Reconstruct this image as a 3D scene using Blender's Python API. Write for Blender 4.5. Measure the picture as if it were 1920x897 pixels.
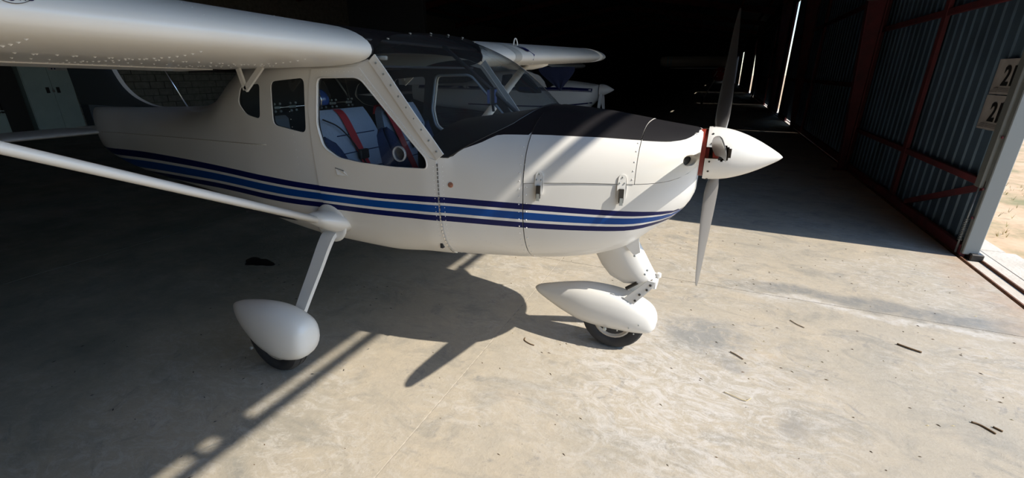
import bpy, math, random
import numpy as np
from mathutils import Vector, Matrix
from mathutils.geometry import delaunay_2d_cdt

for _o in list(bpy.data.objects): bpy.data.objects.remove(_o)
SC = bpy.context.scene
COL = SC.collection
random.seed(7)
PI = math.pi

# ------------------------------------------------------------------ camera
cam_d = bpy.data.cameras.new('camera'); cam = bpy.data.objects.new('camera', cam_d); COL.objects.link(cam)
cam.location = (0, 0, 1.5)
cam.rotation_euler = (math.radians(90 - 20.4), 0, math.radians(23.7))
cam_d.sensor_width = 36; cam_d.lens = 838 / 1920 * 36
cam_d.clip_start = .03; cam_d.clip_end = 900
SC.camera = cam

# ------------------------------------------------------------------ sky, sun, exposure
world = bpy.data.worlds.new('sky'); SC.world = world; world.use_nodes = True
wn = world.node_tree; wn.nodes.clear()
sky = wn.nodes.new('ShaderNodeTexSky'); sky.sky_type = 'NISHITA'; sky.sun_disc = False
sky.sun_elevation = math.radians(45); sky.sun_rotation = math.radians(90 + 2.5)
sky.air_density = 1.2; sky.dust_density = .4; sky.ozone_density = 6.0
bg = wn.nodes.new('ShaderNodeBackground'); bg.inputs[1].default_value = 0.25
wo = wn.nodes.new('ShaderNodeOutputWorld')
wn.links.new(sky.outputs[0], bg.inputs[0]); wn.links.new(bg.outputs[0], wo.inputs[0])
sun_d = bpy.data.lights.new('sun', 'SUN'); sun_d.energy = 5.6; sun_d.angle = math.radians(.55); sun_d.color = (1, .935, .825)
sun = bpy.data.objects.new('sun', sun_d); COL.objects.link(sun)
sun.rotation_euler = Vector((1, -.04, 1)).to_track_quat('Z', 'Y').to_euler(); sun.location = (20, -1, 20)
SC.view_settings.view_transform = 'Standard'; SC.view_settings.look = 'None'
SC.view_settings.gamma = 1; SC.view_settings.use_curve_mapping = False
SC.view_settings.exposure = 0.26
SC.cycles.max_bounces = 8; SC.cycles.diffuse_bounces = 5; SC.cycles.transparent_max_bounces = 16
SC.cycles.sample_clamp_indirect = 6

# ------------------------------------------------------------------ materials
def mat(name, col, rough=.5, metal=0., spec=.5, coat=0., bump=None, noise=None, emit=None):
    m = bpy.data.materials.new(name); m.use_nodes = True; nt = m.node_tree; b = nt.nodes['Principled BSDF']
    b.inputs['Base Color'].default_value = (*col, 1); b.inputs['Roughness'].default_value = rough
    b.inputs['Metallic'].default_value = metal; b.inputs['Specular IOR Level'].default_value = spec
    b.inputs['Coat Weight'].default_value = coat; b.inputs['Coat Roughness'].default_value = .12
    tc = nt.nodes.new('ShaderNodeTexCoord')
    if noise:   # (scale, second colour, amount)
        n = nt.nodes.new('ShaderNodeTexNoise'); n.inputs['Scale'].default_value = noise[0]; n.inputs['Detail'].default_value = 6
        r = nt.nodes.new('ShaderNodeValToRGB'); r.color_ramp.elements[0].position = .35; r.color_ramp.elements[1].position = .7
        r.color_ramp.elements[0].color = (*col, 1)
        r.color_ramp.elements[1].color = tuple(a + (c - a) * noise[2] for a, c in zip(col, noise[1])) + (1,)
        nt.links.new(tc.outputs['Object'], n.inputs['Vector']); nt.links.new(n.outputs[0], r.inputs[0]); nt.links.new(r.outputs[0], b.inputs['Base Color'])
    if bump:
        n2 = nt.nodes.new('ShaderNodeTexNoise'); n2.inputs['Scale'].default_value = bump[0]; n2.inputs['Detail'].default_value = 5
        bp = nt.nodes.new('ShaderNodeBump'); bp.inputs['Strength'].default_value = bump[1]; bp.inputs['Distance'].default_value = .02
        nt.links.new(tc.outputs['Object'], n2.inputs['Vector']); nt.links.new(n2.outputs[0], bp.inputs['Height']); nt.links.new(bp.outputs[0], b.inputs['Normal'])
    if emit:
        b.inputs['Emission Color'].default_value = (*emit[0], 1); b.inputs['Emission Strength'].default_value = emit[1]
    return m
def glass(name, tint, rough=.02, haze=0.):
    m = bpy.data.materials.new(name); m.use_nodes = True; nt = m.node_tree; nt.nodes.clear()
    o = nt.nodes.new('ShaderNodeOutputMaterial'); t = nt.nodes.new('ShaderNodeBsdfTransparent'); g = nt.nodes.new('ShaderNodeBsdfGlossy')
    lw = nt.nodes.new('ShaderNodeLayerWeight'); pw = nt.nodes.new('ShaderNodeMath'); pw.operation = 'POWER'; pw.inputs[1].default_value = 5; f = nt.nodes.new('ShaderNodeMath'); f.operation = 'MULTIPLY_ADD'; f.inputs[1].default_value = .9; f.inputs[2].default_value = .045
    nt.links.new(lw.outputs['Facing'], pw.inputs[0]); nt.links.new(pw.outputs[0], f.inputs[0]); mx = nt.nodes.new('ShaderNodeMixShader')
    t.inputs[0].default_value = (*tint, 1); g.inputs['Roughness'].default_value = rough
    nt.links.new(f.outputs[0], mx.inputs[0]); nt.links.new(t.outputs[0], mx.inputs[1]); nt.links.new(g.outputs[0], mx.inputs[2])
    last = mx
    if haze:
        d = nt.nodes.new('ShaderNodeBsdfDiffuse'); d.inputs[0].default_value = (.6, .65, .7, 1); m2 = nt.nodes.new('ShaderNodeMixShader')
        m2.inputs[0].default_value = haze; nt.links.new(mx.outputs[0], m2.inputs[1]); nt.links.new(d.outputs[0], m2.inputs[2]); last = m2
    nt.links.new(last.outputs[0], o.inputs[0]); return m

PAINT = mat('white_aircraft_paint', (.72, .70, .66), .38, coat=.3, noise=(2.2, (.62, .59, .53), .35))
NAVY = mat('navy_stripe_paint', (.002, .006, .075), .4, spec=.25)
BLUE = mat('mid_blue_stripe_paint', (.001, .055, .25), .4, spec=.25)
ANTIGLARE = mat('matt_black_paint', (.012, .011, .013), .42, spec=.35, noise=(3, (.02, .019, .02), .6))
BLACK = mat('black_plastic', (.012, .012, .013), .45)
DARKIN = mat('dark_cabin_lining', (.03, .03, .032), .8)
RUBBER = mat('tyre_rubber', (.022, .022, .024), .75, noise=(14, (.06, .055, .05), .5))
STEEL = mat('galvanised_steel', (.42, .45, .45), .42, .75, noise=(5, (.30, .33, .33), .7))
CHROME = mat('bright_steel', (.7, .7, .7), .2, 1.)
RIVET = mat('rivet_metal', (.85, .84, .82), .3, .2)
FINM = mat('dark_fin_side', (.05, .06, .065), .45)  # fin faces behind the leading edge, coloured dark to merge with the back wall
DARKMETAL = mat('dark_metal', (.06, .055, .05), .45, .7)
REDRING = mat('red_hub_paint', (.26, .03, .018), .5)
BLADEM = mat('grey_white_blade', (.15, .143, .135), .35, coat=.2)
SEATG = mat('blue_grey_seat_fabric', (.25, .29, .36), .85, bump=(90, .3))
SEATN = mat('navy_seat_fabric', (.012, .03, .085), .85, bump=(90, .3))
BELT = mat('red_webbing', (.33, .015, .02), .7)
HELM = mat('blue_helmet_shell', (.02, .06, .22), .25, coat=.5)
GLASS = glass('perspex_window', (.80, .84, .85), .02, .012)
WSGLASS = glass('perspex_windscreen', (.80, .84, .86), .03, .02)
TAPE = mat('grey_tape', (.40, .39, .36), .6)
PAPER = mat('weathered_paper', (.55, .52, .50), .8, noise=(9, (.40, .37, .36), .8))
INK = mat('black_ink', (.01, .01, .01), .7)
SMEAR = mat('faded_print', (.25, .23, .23), .8)
SHEET = mat('inner_corrugated_sheet', (.16, .25, .35), .42, .3, noise=(1.6, (.09, .135, .19), .8))
REDF = mat('red_oxide_frame', (.20, .04, .048), .65, noise=(6, (.10, .035, .042), .8))
DARKSHEET = mat('dark_roof_sheet', (.13, .15, .18), .6)
CABM = mat('grey_green_cabinet_paint', (.40, .50, .49), .5, noise=(3, (.32, .41, .41), .6))
BLOCK = mat('grey_block', (.28, .28, .25), .9, noise=(8, (.17, .17, .155), .8), bump=(40, .5))
MORTAR = mat('block_mortar', (.09, .09, .08), .95)
RUSTRAIL = mat('rusty_rail', (.22, .095, .045), .8, .3, noise=(20, (.10, .05, .03), .9))
TWIG = mat('dry_twig', (.16, .10, .05), .9)
STRAW = mat('pale_straw', (.55, .45, .26), .9)
OIL = mat('black_oil', (.008, .008, .009), .35)
WHITE2 = mat('parked_aircraft_white', (.80, .79, .80), .4)
CLOTHN = mat('dark_blue_cloth', (.018, .026, .075), .85, bump=(60, .3))
PALE = mat('pale_beige_wing', (.5, .45, .38), .5)
REDW = mat('red_cowling_paint', (.6, .03, .04), .4)

# --- concrete: warm beige with chalky scuffs, grey-green stains and fine pits (flat wear of the slab itself, plus shade coloured in further inside)
def concrete():
    m = bpy.data.materials.new('worn_concrete'); m.use_nodes = True; nt = m.node_tree; b = nt.nodes['Principled BSDF']; L = nt.links.new
    tc = nt.nodes.new('ShaderNodeTexCoord')
    def noise(sc, det=8, rough=.6, dist=0., vec=None):
        n = nt.nodes.new('ShaderNodeTexNoise'); n.inputs['Scale'].default_value = sc; n.inputs['Detail'].default_value = det
        n.inputs['Roughness'].default_value = rough; n.inputs['Distortion'].default_value = dist
        L(vec or tc.outputs['Object'], n.inputs['Vector']); return n.outputs[0]
    def ramp(src, a, c, v0=0., v1=1.):
        r = nt.nodes.new('ShaderNodeMapRange'); r.inputs[1].default_value = a; r.inputs[2].default_value = c
        r.inputs[3].default_value = v0; r.inputs[4].default_value = v1; L(src, r.inputs[0]); return r.outputs[0]
    def mix(f, A, B):
        x = nt.nodes.new('ShaderNodeMix'); x.data_type = 'RGBA'
        if isinstance(f, float): x.inputs[0].default_value = f
        else: L(f, x.inputs[0])
        for i, v in ((6, A), (7, B)):
            if isinstance(v, tuple): x.inputs[i].default_value = (*v, 1)
            else: L(v, x.inputs[i])
        return x.outputs[2]
    def mul(a, c):
        x = nt.nodes.new('ShaderNodeMath'); x.operation = 'MULTIPLY'; L(a, x.inputs[0])
        if isinstance(c, float): x.inputs[1].default_value = c
        else: L(c, x.inputs[1])
        return x.outputs[0]
    mp = nt.nodes.new('ShaderNodeMapping'); mp.inputs['Scale'].default_value = (.8, 1.25, 1); mp.inputs['Rotation'].default_value = (0, 0, .15)
    L(tc.outputs['Object'], mp.inputs[0]); st = mp.outputs[0]
    c = mix(ramp(noise(1.3, 8, .62, .4), .35, .66), (.46, .39, .295), (.385, .345, .28))
    c = mix(ramp(noise(3.1, 9, .7, .8, st), .50, .66, 0, .95), c, (.26, .245, .21))
    fine = ramp(noise(11, 10, .8, .6, st), .38, .62, 0, .55); c = mix(fine, c, (.33, .295, .24))
    c = mix(mul(ramp(noise(.8, 6, .6, .5), .44, .56), ramp(noise(9, 12, .8, 1.8, st), .48, .60, 0, .55)), c, (.54, .50, .45))
    c = mix(ramp(noise(5.0, 10, .78, 1.2), .57, .68, 0, .8), c, (.22, .21, .195))
    c = mix(ramp(noise(2.2, 4, .5, 0), .62, .75, 0, .35), c, (.46, .345, .23))
    c = mix(ramp(noise(60, 4, .6), .62, .74, 0, .5), c, (.17, .155, .13))
    # long grey worn streak with a chalky edge beside the cross joint, and a grey patch near the nose wheel
    sx = nt.nodes.new('ShaderNodeSeparateXYZ'); L(tc.outputs['Object'], sx.inputs[0])
    def math_(op, a, b=None, v=None):
        x = nt.nodes.new('ShaderNodeMath'); x.operation = op; L(a, x.inputs[0])
        if b is not None: L(b, x.inputs[1])
        if v is not None: x.inputs[1].default_value = v
        return x.outputs[0]
    wob = ramp(noise(2.2, 5, .6), .2, .8, -.14, .14)
    yy = math_('ADD', sx.outputs[1], wob)
    near = ramp(math_('ABSOLUTE', math_('SUBTRACT', yy, v=3.50)), .05, .13, 1, 0); along = mul(ramp(sx.outputs[0], .25, .6), ramp(sx.outputs[0], 1.7, 2.1, 1, .2))
    c = mix(mul(mul(near, along), ramp(noise(14, 8, .7), .3, .6, .35, .95)), c, (.21, .205, .19))
    near2 = ramp(math_('ABSOLUTE', math_('SUBTRACT', yy, v=3.34)), .015, .06, 1, 0)
    c = mix(mul(mul(near2, along), ramp(noise(18, 8, .7), .4, .6, .2, .9)), c, (.52, .49, .45))
    # rusty tint towards the track, chalky scuffed zone and grey patch round the nose wheel
    c = mix(mul(ramp(sx.outputs[0], 1.75, 2.1), ramp(noise(4, 6, .6), .3, .7, .1, .8)), c, (.42, .27, .16))
    def disc(cx, cy, r0, r1):
        a = math_('SUBTRACT', sx.outputs[0], v=cx); b_ = math_('SUBTRACT', yy, v=cy); d2 = math_('SQRT', math_('ADD', mul(a, a), mul(b_, b_))); return ramp(d2, r0, r1, 1, 0)
    c = mix(mul(disc(.0, 2.1, .35, 1.0), ramp(noise(7, 12, .85, 2.2, st), .47, .58, 0, .7)), c, (.56, .53, .50))
    c = mix(mul(disc(.12, 2.62, .16, .30), ramp(noise(6, 10, .8, 1), .4, .55, .2, .9)), c, (.24, .235, .22))
    c = mix(mul(disc(.28, 2.36, .03, .09), ramp(noise(9, 8, .7), .3, .6, .3, .9)), c, (.24, .23, .21))
    c = mix(mul(disc(.52, 1.98, .03, .08), ramp(noise(9, 8, .7), .3, .6, .3, .9)), c, (.27, .25, .22))
    # grey-green stain further inside, with the floor's shade put into its colour
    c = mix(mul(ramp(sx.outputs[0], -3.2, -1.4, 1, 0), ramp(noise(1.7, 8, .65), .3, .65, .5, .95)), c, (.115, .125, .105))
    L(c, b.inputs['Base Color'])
    r = ramp(noise(2.4, 6, .6), .3, .7, .55, .85); L(r, b.inputs['Roughness']); b.inputs['Specular IOR Level'].default_value = .3
    bp = nt.nodes.new('ShaderNodeBump'); bp.inputs['Strength'].default_value = .4; bp.inputs['Distance'].default_value = .012
    L(noise(30, 10, .75), bp.inputs['Height']); L(bp.outputs[0], b.inputs['Normal'])
    return m
CONC = concrete()
JOINT = mat('pale_joint_filler', (.50, .45, .38), .9, noise=(30, (.25, .22, .18), .9))
APRON = mat('pale_concrete_sill', (.56, .50, .42), .85, noise=(4, (.46, .40, .32), .8), bump=(40, .3))
def dirt():
    m = mat('dry_ground', (.42, .29, .17), .95, bump=(6, .6)); nt = m.node_tree; L = nt.links.new; b = nt.nodes['Principled BSDF']
    tc = nt.nodes.new('ShaderNodeTexCoord')
    n = nt.nodes.new('ShaderNodeTexNoise'); n.inputs['Scale'].default_value = 1.1; n.inputs['Detail'].default_value = 10; n.inputs['Roughness'].default_value = .7
    r = nt.nodes.new('ShaderNodeValToRGB'); e = r.color_ramp.elements; e[0].position = .36; e[0].color = (.24, .21, .10, 1); e[1].position = .5; e[1].color = (.50, .34, .20, 1)
    x = e.new(.64); x.color = (.58, .42, .27, 1)
    L(tc.outputs['Object'], n.inputs['Vector']); L(n.outputs[0], r.inputs[0]); L(r.outputs[0], b.inputs['Base Color']); return m
DIRT = dirt()

# ------------------------------------------------------------------ mesh helpers
ORG = {}
def obj(name, verts, faces, mats, parent=None, smooth=False, midx=None, normals=None, origin=None):
    """One mesh object from world-space vertices, kept relative to its thing's base."""
    o0 = Vector(origin) if origin is not None else (ORG.get(parent.name, Vector((0, 0, 0))) if parent else Vector((0, 0, 0)))
    me = bpy.data.meshes.new(name)
    me.from_pydata([tuple(Vector(v) - o0) for v in verts], [], faces)
    if not isinstance(mats, (list, tuple)): mats = [mats]
    for m in mats: me.materials.append(m)
    if midx is not None: me.polygons.foreach_set('material_index', midx)
    if smooth: me.polygons.foreach_set('use_smooth', [True] * len(me.polygons))
    me.validate(); me.update()
    if normals is not None and len(normals) == len(me.vertices): me.normals_split_custom_set_from_vertices([tuple(n) for n in normals])
    o = bpy.data.objects.new(name, me); COL.objects.link(o)
    if parent:
        o.parent = parent; o.location = (0, 0, 0) if origin is None else Vector(origin) - ORG[parent.name]
    elif origin is not None: o.location = origin
    ORG[o.name] = o0 if (origin is not None or parent) else Vector((0, 0, 0))
    return o
def thing(name, label, cat, loc, group=None):
    o = bpy.data.objects.new(name, None); COL.objects.link(o); o.location = loc; o.empty_display_size = .2
    o['label'] = label; o['category'] = cat
    if group: o['group'] = group
    ORG[o.name] = Vector(loc); return o
def tag(o, label, cat, group=None):
    o['label'] = label; o['category'] = cat
    if group: o['group'] = group
    return o
def struct(o): o['kind'] = 'structure'; return o
class MB:
    def __init__(s): s.v = []; s.f = []; s.m = []
    def add(s, v, f, mi=0):
        n = len(s.v); s.v += [tuple(p) for p in v]; s.f += [tuple(i + n for i in q) for q in f]; s.m += [mi] * len(f); return s
    def box(s, a, b, mi=0, M=None):
        x0, y0, z0 = a; x1, y1, z1 = b
        v = [(x, y, z) for x in (x0, x1) for y in (y0, y1) for z in (z0, z1)]
        if M is not None: v = [M @ Vector(p) for p in v]
        return s.add(v, [(0, 1, 3, 2), (4, 6, 7, 5), (0, 4, 5, 1), (2, 3, 7, 6), (0, 2, 6, 4), (1, 5, 7, 3)], mi)
    def bbox(s, a, b, r, mi=0, M=None):
        """box with chamfered edges"""
        x0, y0, z0 = a; x1, y1, z1 = b; v = []; idx = {}
        for i, x in enumerate((x0, x1)):
            for j, y in enumerate((y0, y1)):
                for k, z in enumerate((z0, z1)):
                    sx, sy, sz = (1 - 2 * i) * r, (1 - 2 * j) * r, (1 - 2 * k) * r
                    for ax, p in enumerate(((x, y + sy, z + sz), (x + sx, y, z + sz), (x + sx, y + sy, z))):
                        idx[(i, j, k, ax)] = len(v); v.append(p)
        f = []
        for i in (0, 1): f.append([idx[(i, 0, 0, 0)], idx[(i, 1, 0, 0)], idx[(i, 1, 1, 0)], idx[(i, 0, 1, 0)]])
        for j in (0, 1): f.append([idx[(0, j, 0, 1)], idx[(1, j, 0, 1)], idx[(1, j, 1, 1)], idx[(0, j, 1, 1)]])
        for k in (0, 1): f.append([idx[(0, 0, k, 2)], idx[(1, 0, k, 2)], idx[(1, 1, k, 2)], idx[(0, 1, k, 2)]])
        for i in (0, 1):
            for j in (0, 1): f.append([idx[(i, j, 0, 0)], idx[(i, j, 0, 1)], idx[(i, j, 1, 1)], idx[(i, j, 1, 0)]])
            for k in (0, 1): f.append([idx[(i, 0, k, 0)], idx[(i, 0, k, 2)], idx[(i, 1, k, 2)], idx[(i, 1, k, 0)]])
        for j in (0, 1):
            for k in (0, 1): f.append([idx[(0, j, k, 1)], idx[(0, j, k, 2)], idx[(1, j, k, 2)], idx[(1, j, k, 1)]])
        for i in (0, 1):
            for j in (0, 1):
                for k in (0, 1): f.append([idx[(i, j, k, q)] for q in range(3)])
        c = Vector(((x0 + x1) / 2, (y0 + y1) / 2, (z0 + z1) / 2)); g = []
        for q in f:
            a_, b_, c_ = (Vector(v[q[0]]), Vector(v[q[1]]), Vector(v[q[2]])); nn = (b_ - a_).cross(c_ - a_)
            g.append(q if nn.dot((a_ + b_ + c_) / 3 - c) > 0 else q[::-1])
        if M is not None: v = [M @ Vector(p) for p in v]
        return s.add(v, g, mi)
    def rings(s, R, close=True, cap=True, mi=0):
        n = len(R[0]); v = [p for r in R for p in r]; f = []
        for i in range(len(R) - 1):
            for j in range(n if close else n - 1):
                k = (j + 1) % n; f.append((i * n + j, i * n + k, (i + 1) * n + k, (i + 1) * n + j))
        if cap: f.append(tuple(range(n))[::-1]); f.append(tuple(range((len(R) - 1) * n, len(R) * n)))
        return s.add(v, f, mi)
    def tube(s, pts, rad, n=10, mi=0, cap=True, flat=1.):
        P = [Vector(p) for p in pts]; R = []; up = None
        for i, p in enumerate(P):
            d = (P[min(i + 1, len(P) - 1)] - P[max(i - 1, 0)]).normalized()
            if up is None: up = Vector((0, 0, 1)) if abs(d.z) < .9 else Vector((1, 0, 0))
            a = d.cross(up).normalized(); b = a.cross(d).normalized(); up = b
            r = rad[i] if isinstance(rad, (list, tuple)) else rad
            R.append([p + a * math.cos(t) * r + b * math.sin(t) * r * flat for t in [2 * PI * k / n for k in range(n)]])
        return s.rings(R, mi=mi, cap=cap)
    def lathe(s, c, axis, prof, n=32, mi=0):
        """prof: (distance along axis, radius)"""
        c = Vector(c); ax = Vector(axis).normalized(); t = Vector((0, 0, 1)) if abs(ax.z) < .9 else Vector((1, 0, 0))
        a = ax.cross(t).normalized(); b = ax.cross(a)
        R = [[c + ax * h + (a * math.cos(2 * PI * k / n) + b * math.sin(2 * PI * k / n)) * max(r, 1e-4) for k in range(n)] for h, r in prof]
        return s.rings(R, mi=mi)
    def build(s, name, mats, parent=None, smooth=False, origin=None):
        return obj(name, s.v, s.f, mats, parent, smooth, s.m if isinstance(mats, (list, tuple)) else None, origin=origin)
def autosmooth(o, ang=35):
    me = o.data; me.polygons.foreach_set('use_smooth', [True] * len(me.polygons)); me.update()
    if hasattr(me, 'set_sharp_from_angle'): me.set_sharp_from_angle(angle=math.radians(ang))
    return o
def copy_tree(o, parent=None):
    c = o.copy(); COL.objects.link(c)
    if parent: c.parent = parent
    for ch in list(o.children): copy_tree(ch, c)
    return c
def catmull(P, n=8):
    P = [np.array(p, float) for p in P]; P = [2 * P[0] - P[1]] + P + [2 * P[-1] - P[-2]]; out = []
    for i in range(1, len(P) - 2):
        for k in range(n):
            t = k / n; out.append(.5 * ((2 * P[i]) + (-P[i - 1] + P[i + 1]) * t + (2 * P[i - 1] - 5 * P[i] + 4 * P[i + 1] - P[i + 2]) * t * t + (-P[i - 1] + 3 * P[i] - 3 * P[i + 1] + P[i + 2]) * t ** 3))
    out.append(P[-2]); return out

# ---- cross-sections of the aircraft body
YC=2.30
# X, zb, zw, zt, w, nb, nt
ST=[(-5.05,.84,1.04,1.215,.05,2,2),
(-4.90,.79,1.03,1.225,.10,2,2),
(-4.47,.70,1.00,1.235,.16,2.2,2.2),
(-3.90,.655,1.0,1.25,.25,2.4,2.4),
(-3.40,.635,1.0,1.28,.33,2.8,2.6),
(-3.05,.61,1.02,1.36,.39,3,2.8),
(-2.70,.57,1.04,1.52,.45,3.2,4),
(-2.40,.535,1.06,1.62,.50,3.4,6),
(-2.00,.515,1.06,1.66,.54,3.6,9),
(-1.60,.51,1.05,1.68,.55,3.6,9),
(-1.25,.55,1.02,1.58,.55,3.6,8),
(-1.08,.56,.98,1.36,.53,3.4,3),
(-.85,.565,.97,1.348,.50,3,2.6),
(-.69,.58,.97,1.338,.475,2.9,2.6),
(-.50,.61,.98,1.318,.44,2.7,2.8),
(-.32,.675,1.0,1.292,.395,2.5,2.8),
(-.20,.775,1.03,1.275,.35,2.3,2.8),
(-.10,.86,1.07,1.262,.29,2.2,2.8),
(-.05,.93,1.10,1.255,.235,2.1,2.6),
(-.035,.97,1.115,1.245,.20,2,2.4)]
_A=np.array(ST)
def _pchip(x,y):
    h=np.diff(x);d=np.diff(y)/h;m=np.zeros(len(x))
    for i in range(1,len(x)-1):
        if d[i-1]*d[i]>0:
            w1=2*h[i]+h[i-1];w2=h[i]+2*h[i-1];m[i]=(w1+w2)/(w1/d[i-1]+w2/d[i])
    m[0]=d[0];m[-1]=d[-1]
    def f(v):
        v=min(max(v,x[0]),x[-1]);i=min(max(int(np.searchsorted(x,v))-1,0),len(x)-2)
        t=(v-x[i])/h[i];return float((2*t**3-3*t*t+1)*y[i]+(t**3-2*t*t+t)*h[i]*m[i]+(-2*t**3+3*t*t)*y[i+1]+(t**3-t*t)*h[i]*m[i+1])
    return f
_F=[_pchip(_A[:,0],_A[:,k]) for k in range(1,7)]
_cache={}
def sec(X):
    k=round(X,5)
    if k not in _cache:_cache[k]=tuple(f(X) for f in _F)
    return _cache[k]
def spt(X,t,side=-1,off=0.):
    zb,zw,zt,w,nb,nt=sec(X);a=t*math.pi/2;n=nt if t>0 else nb
    c=max(math.cos(a),0)**(2/n);s=abs(math.sin(a))**(2/n)
    return np.array([X,YC+side*w*c,zw+(zt-zw)*s if t>0 else zw-(zw-zb)*s])
def tz(X,z):
    zb,zw,zt,w,nb,nt=sec(X)
    if z>zw: r=min((z-zw)/(zt-zw),1);return math.asin(r**(nt/2))*2/math.pi
    r=min((zw-z)/(zw-zb),1);return -math.asin(r**(nb/2))*2/math.pi
def yz(X,z,side=-1):
    return spt(X,tz(X,z),side)[1]

# ================================================================== THE HANGAR
# floor: thin base with separately cast slabs on it, joints left open between them
fb = MB(); fb.box((-16.2, -9.2, -.2), (2.10, 82, -.0025)); floor = struct(fb.build('floor', JOINT))
xs = [-16.2, -12.3, -8.5, -4.75, -1.03, 2.10]; ys = [-9.2, -4.2, -.4, 3.38, 7.2, 11, 15, 19, 23, 27, 31, 35, 39, 43, 47, 51, 55, 59, 63, 67, 71, 75, 82]
for i in range(len(xs) - 1):
    for j in range(len(ys) - 1):
        g = .0035
        w = lambda q, lo, hi: [q + random.uniform(-.0012, .0012) for _ in range(1)][0]
        x0, x1, y0, y1 = xs[i] + g, xs[i + 1] - g, ys[j] + g, ys[j + 1] - g
        MB().add([(x0, y0, -.008), (x1, y0, -.008), (x1, y1, -.008), (x0, y1, -.008), (x0, y0, 0), (x1, y0, 0), (x1, y1, 0), (x0, y1, 0)],
                 [(4, 5, 6, 7), (0, 1, 5, 4), (1, 2, 6, 5), (2, 3, 7, 6), (3, 0, 4, 7)]).build('slab', CONC, floor)
# door track in the sill and the pale apron beyond it
tr = MB(); tr.box((2.10, -9.2, -.2), (2.36, 82, -.045)); track_bed = struct(tr.build('trim_1', APRON))
for x in (2.115, 2.245):
    MB().bbox((x, -9.2, -.06), (x + .02, 82, .006), .004).build('track_rail', RUSTRAIL, track_bed)
MB().box((2.138, -9.2, -.045), (2.243, 82, -.012)).build('track_fill', APRON, track_bed)
MB().box((2.268, -9.2, -.045), (2.36, 82, -.004)).build('sill_strip', APRON, track_bed)
struct(MB().bbox((2.36, -9.2, -.25), (2.62, 5.15, -.004), .01).build('trim_2', APRON))
struct(MB().bbox((2.36, 5.16, -.25), (2.56, 82, -.004), .01).build('trim_3', APRON))
# ground outside, gently uneven
gv, gf = [], []
gx = [2.5, 2.7, 3, 3.4, 3.9, 4.6, 5.5, 7, 9, 12, 18, 30, 60, 140, 320]; gy = [-120, -60, -30, -15, -8, -4, 0, 2, 4, 5, 6, 7, 8, 10, 12, 15, 20, 26, 34, 44, 60, 90, 160, 320]
for x in gx:
    for y in gy: gv.append((x, y, -.03 - .0 + (random.uniform(-.03, .01) if x > 2.7 else -.02)))
for i in range(len(gx) - 1):
    for j in range(len(gy) - 1):
        a = i * len(gy) + j; gf.append((a, a + len(gy), a + len(gy) + 1, a + 1))
gr = obj('ground', gv, gf, DIRT, smooth=True); struct(gr)
# dry grass tufts outside by the door
tv = MB()
for _ in range(420):
    x = random.uniform(2.75, 6.5); y = random.uniform(4.2, 9.5); s = random.uniform(.02, .05)
    for k in range(4):
        a = random.uniform(0, 2 * PI); dx, dy = math.cos(a) * s, math.sin(a) * s
        tv.add([(x, y, -.04), (x + dy * .15, y - dx * .15, -.04), (x + dx, y + dy, random.uniform(.0, .04))], [(0, 1, 2)])
gt = tv.build('dry_grass', mat('dry_grass_blades', (.34, .28, .11), .9)); gt['kind'] = 'stuff'; tag(gt, 'dry straw-coloured grass tufts on the bare ground outside the door', 'grass')

# back wall of blocks, side walls, ceiling
wb = struct(MB().box((-16.4, -9.4, -.2), (-16.06, 82, 5.2)).build('wall_back', MORTAR))
bl = None
for r in range(8):
    for k in range(19):
        y0 = 4.4 + k * .42 + (.21 if r % 2 else 0); z0 = .02 + r * .205
        if 5.7 < y0 < 6.3 and r > 1: pass
        j = random.uniform(-.008, .008)
        b = MB().bbox((-16.07, y0 + .008, z0 + .008), (-16.0 + j, y0 + .412, z0 + .197), .008).build('block', BLOCK, wb)
fx = MB().box((-16.06, -9.4, 1.66), (-16.02, 82, 5.2)).box((-16.06, -9.4, -.1), (-16.02, 4.38, 1.66)).box((-16.06, 12.6, -.1), (-16.02, 82, 1.66))
fx.build('render_coat', BLOCK, wb)
struct(MB().box((-16.4, -9.4, -.2), (2.3, -9.2, 6.6)).build('wall_near', DARKSHEET))
struct(MB().box((-16.4, 82, -.2), (2.3, 82.2, 6.6)).build('wall_far', DARKSHEET))
# ceiling: corrugated roof sheets on both slopes, with purlins and rafters
def zroof(x): return 6.0 - abs(x + 7) * .15
cv = MB()
for (xa, xb) in ((-16.4, -7), (-7, 2.6)):
    prof = []; y = -9.4
    while y < 82.2:
        prof += [(y, 0), (y + .16, 0), (y + .2, .04), (y + .26, .04), (y + .3, 0)]; y += .3
    n = len(prof); v = [(xa, p[0], zroof(xa) + p[1]) for p in prof] + [(xb, p[0], zroof(xb) + p[1]) for p in prof]
    cv.add(v, [(i, i + 1, n + i + 1, n + i) for i in range(n - 1)])
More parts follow.
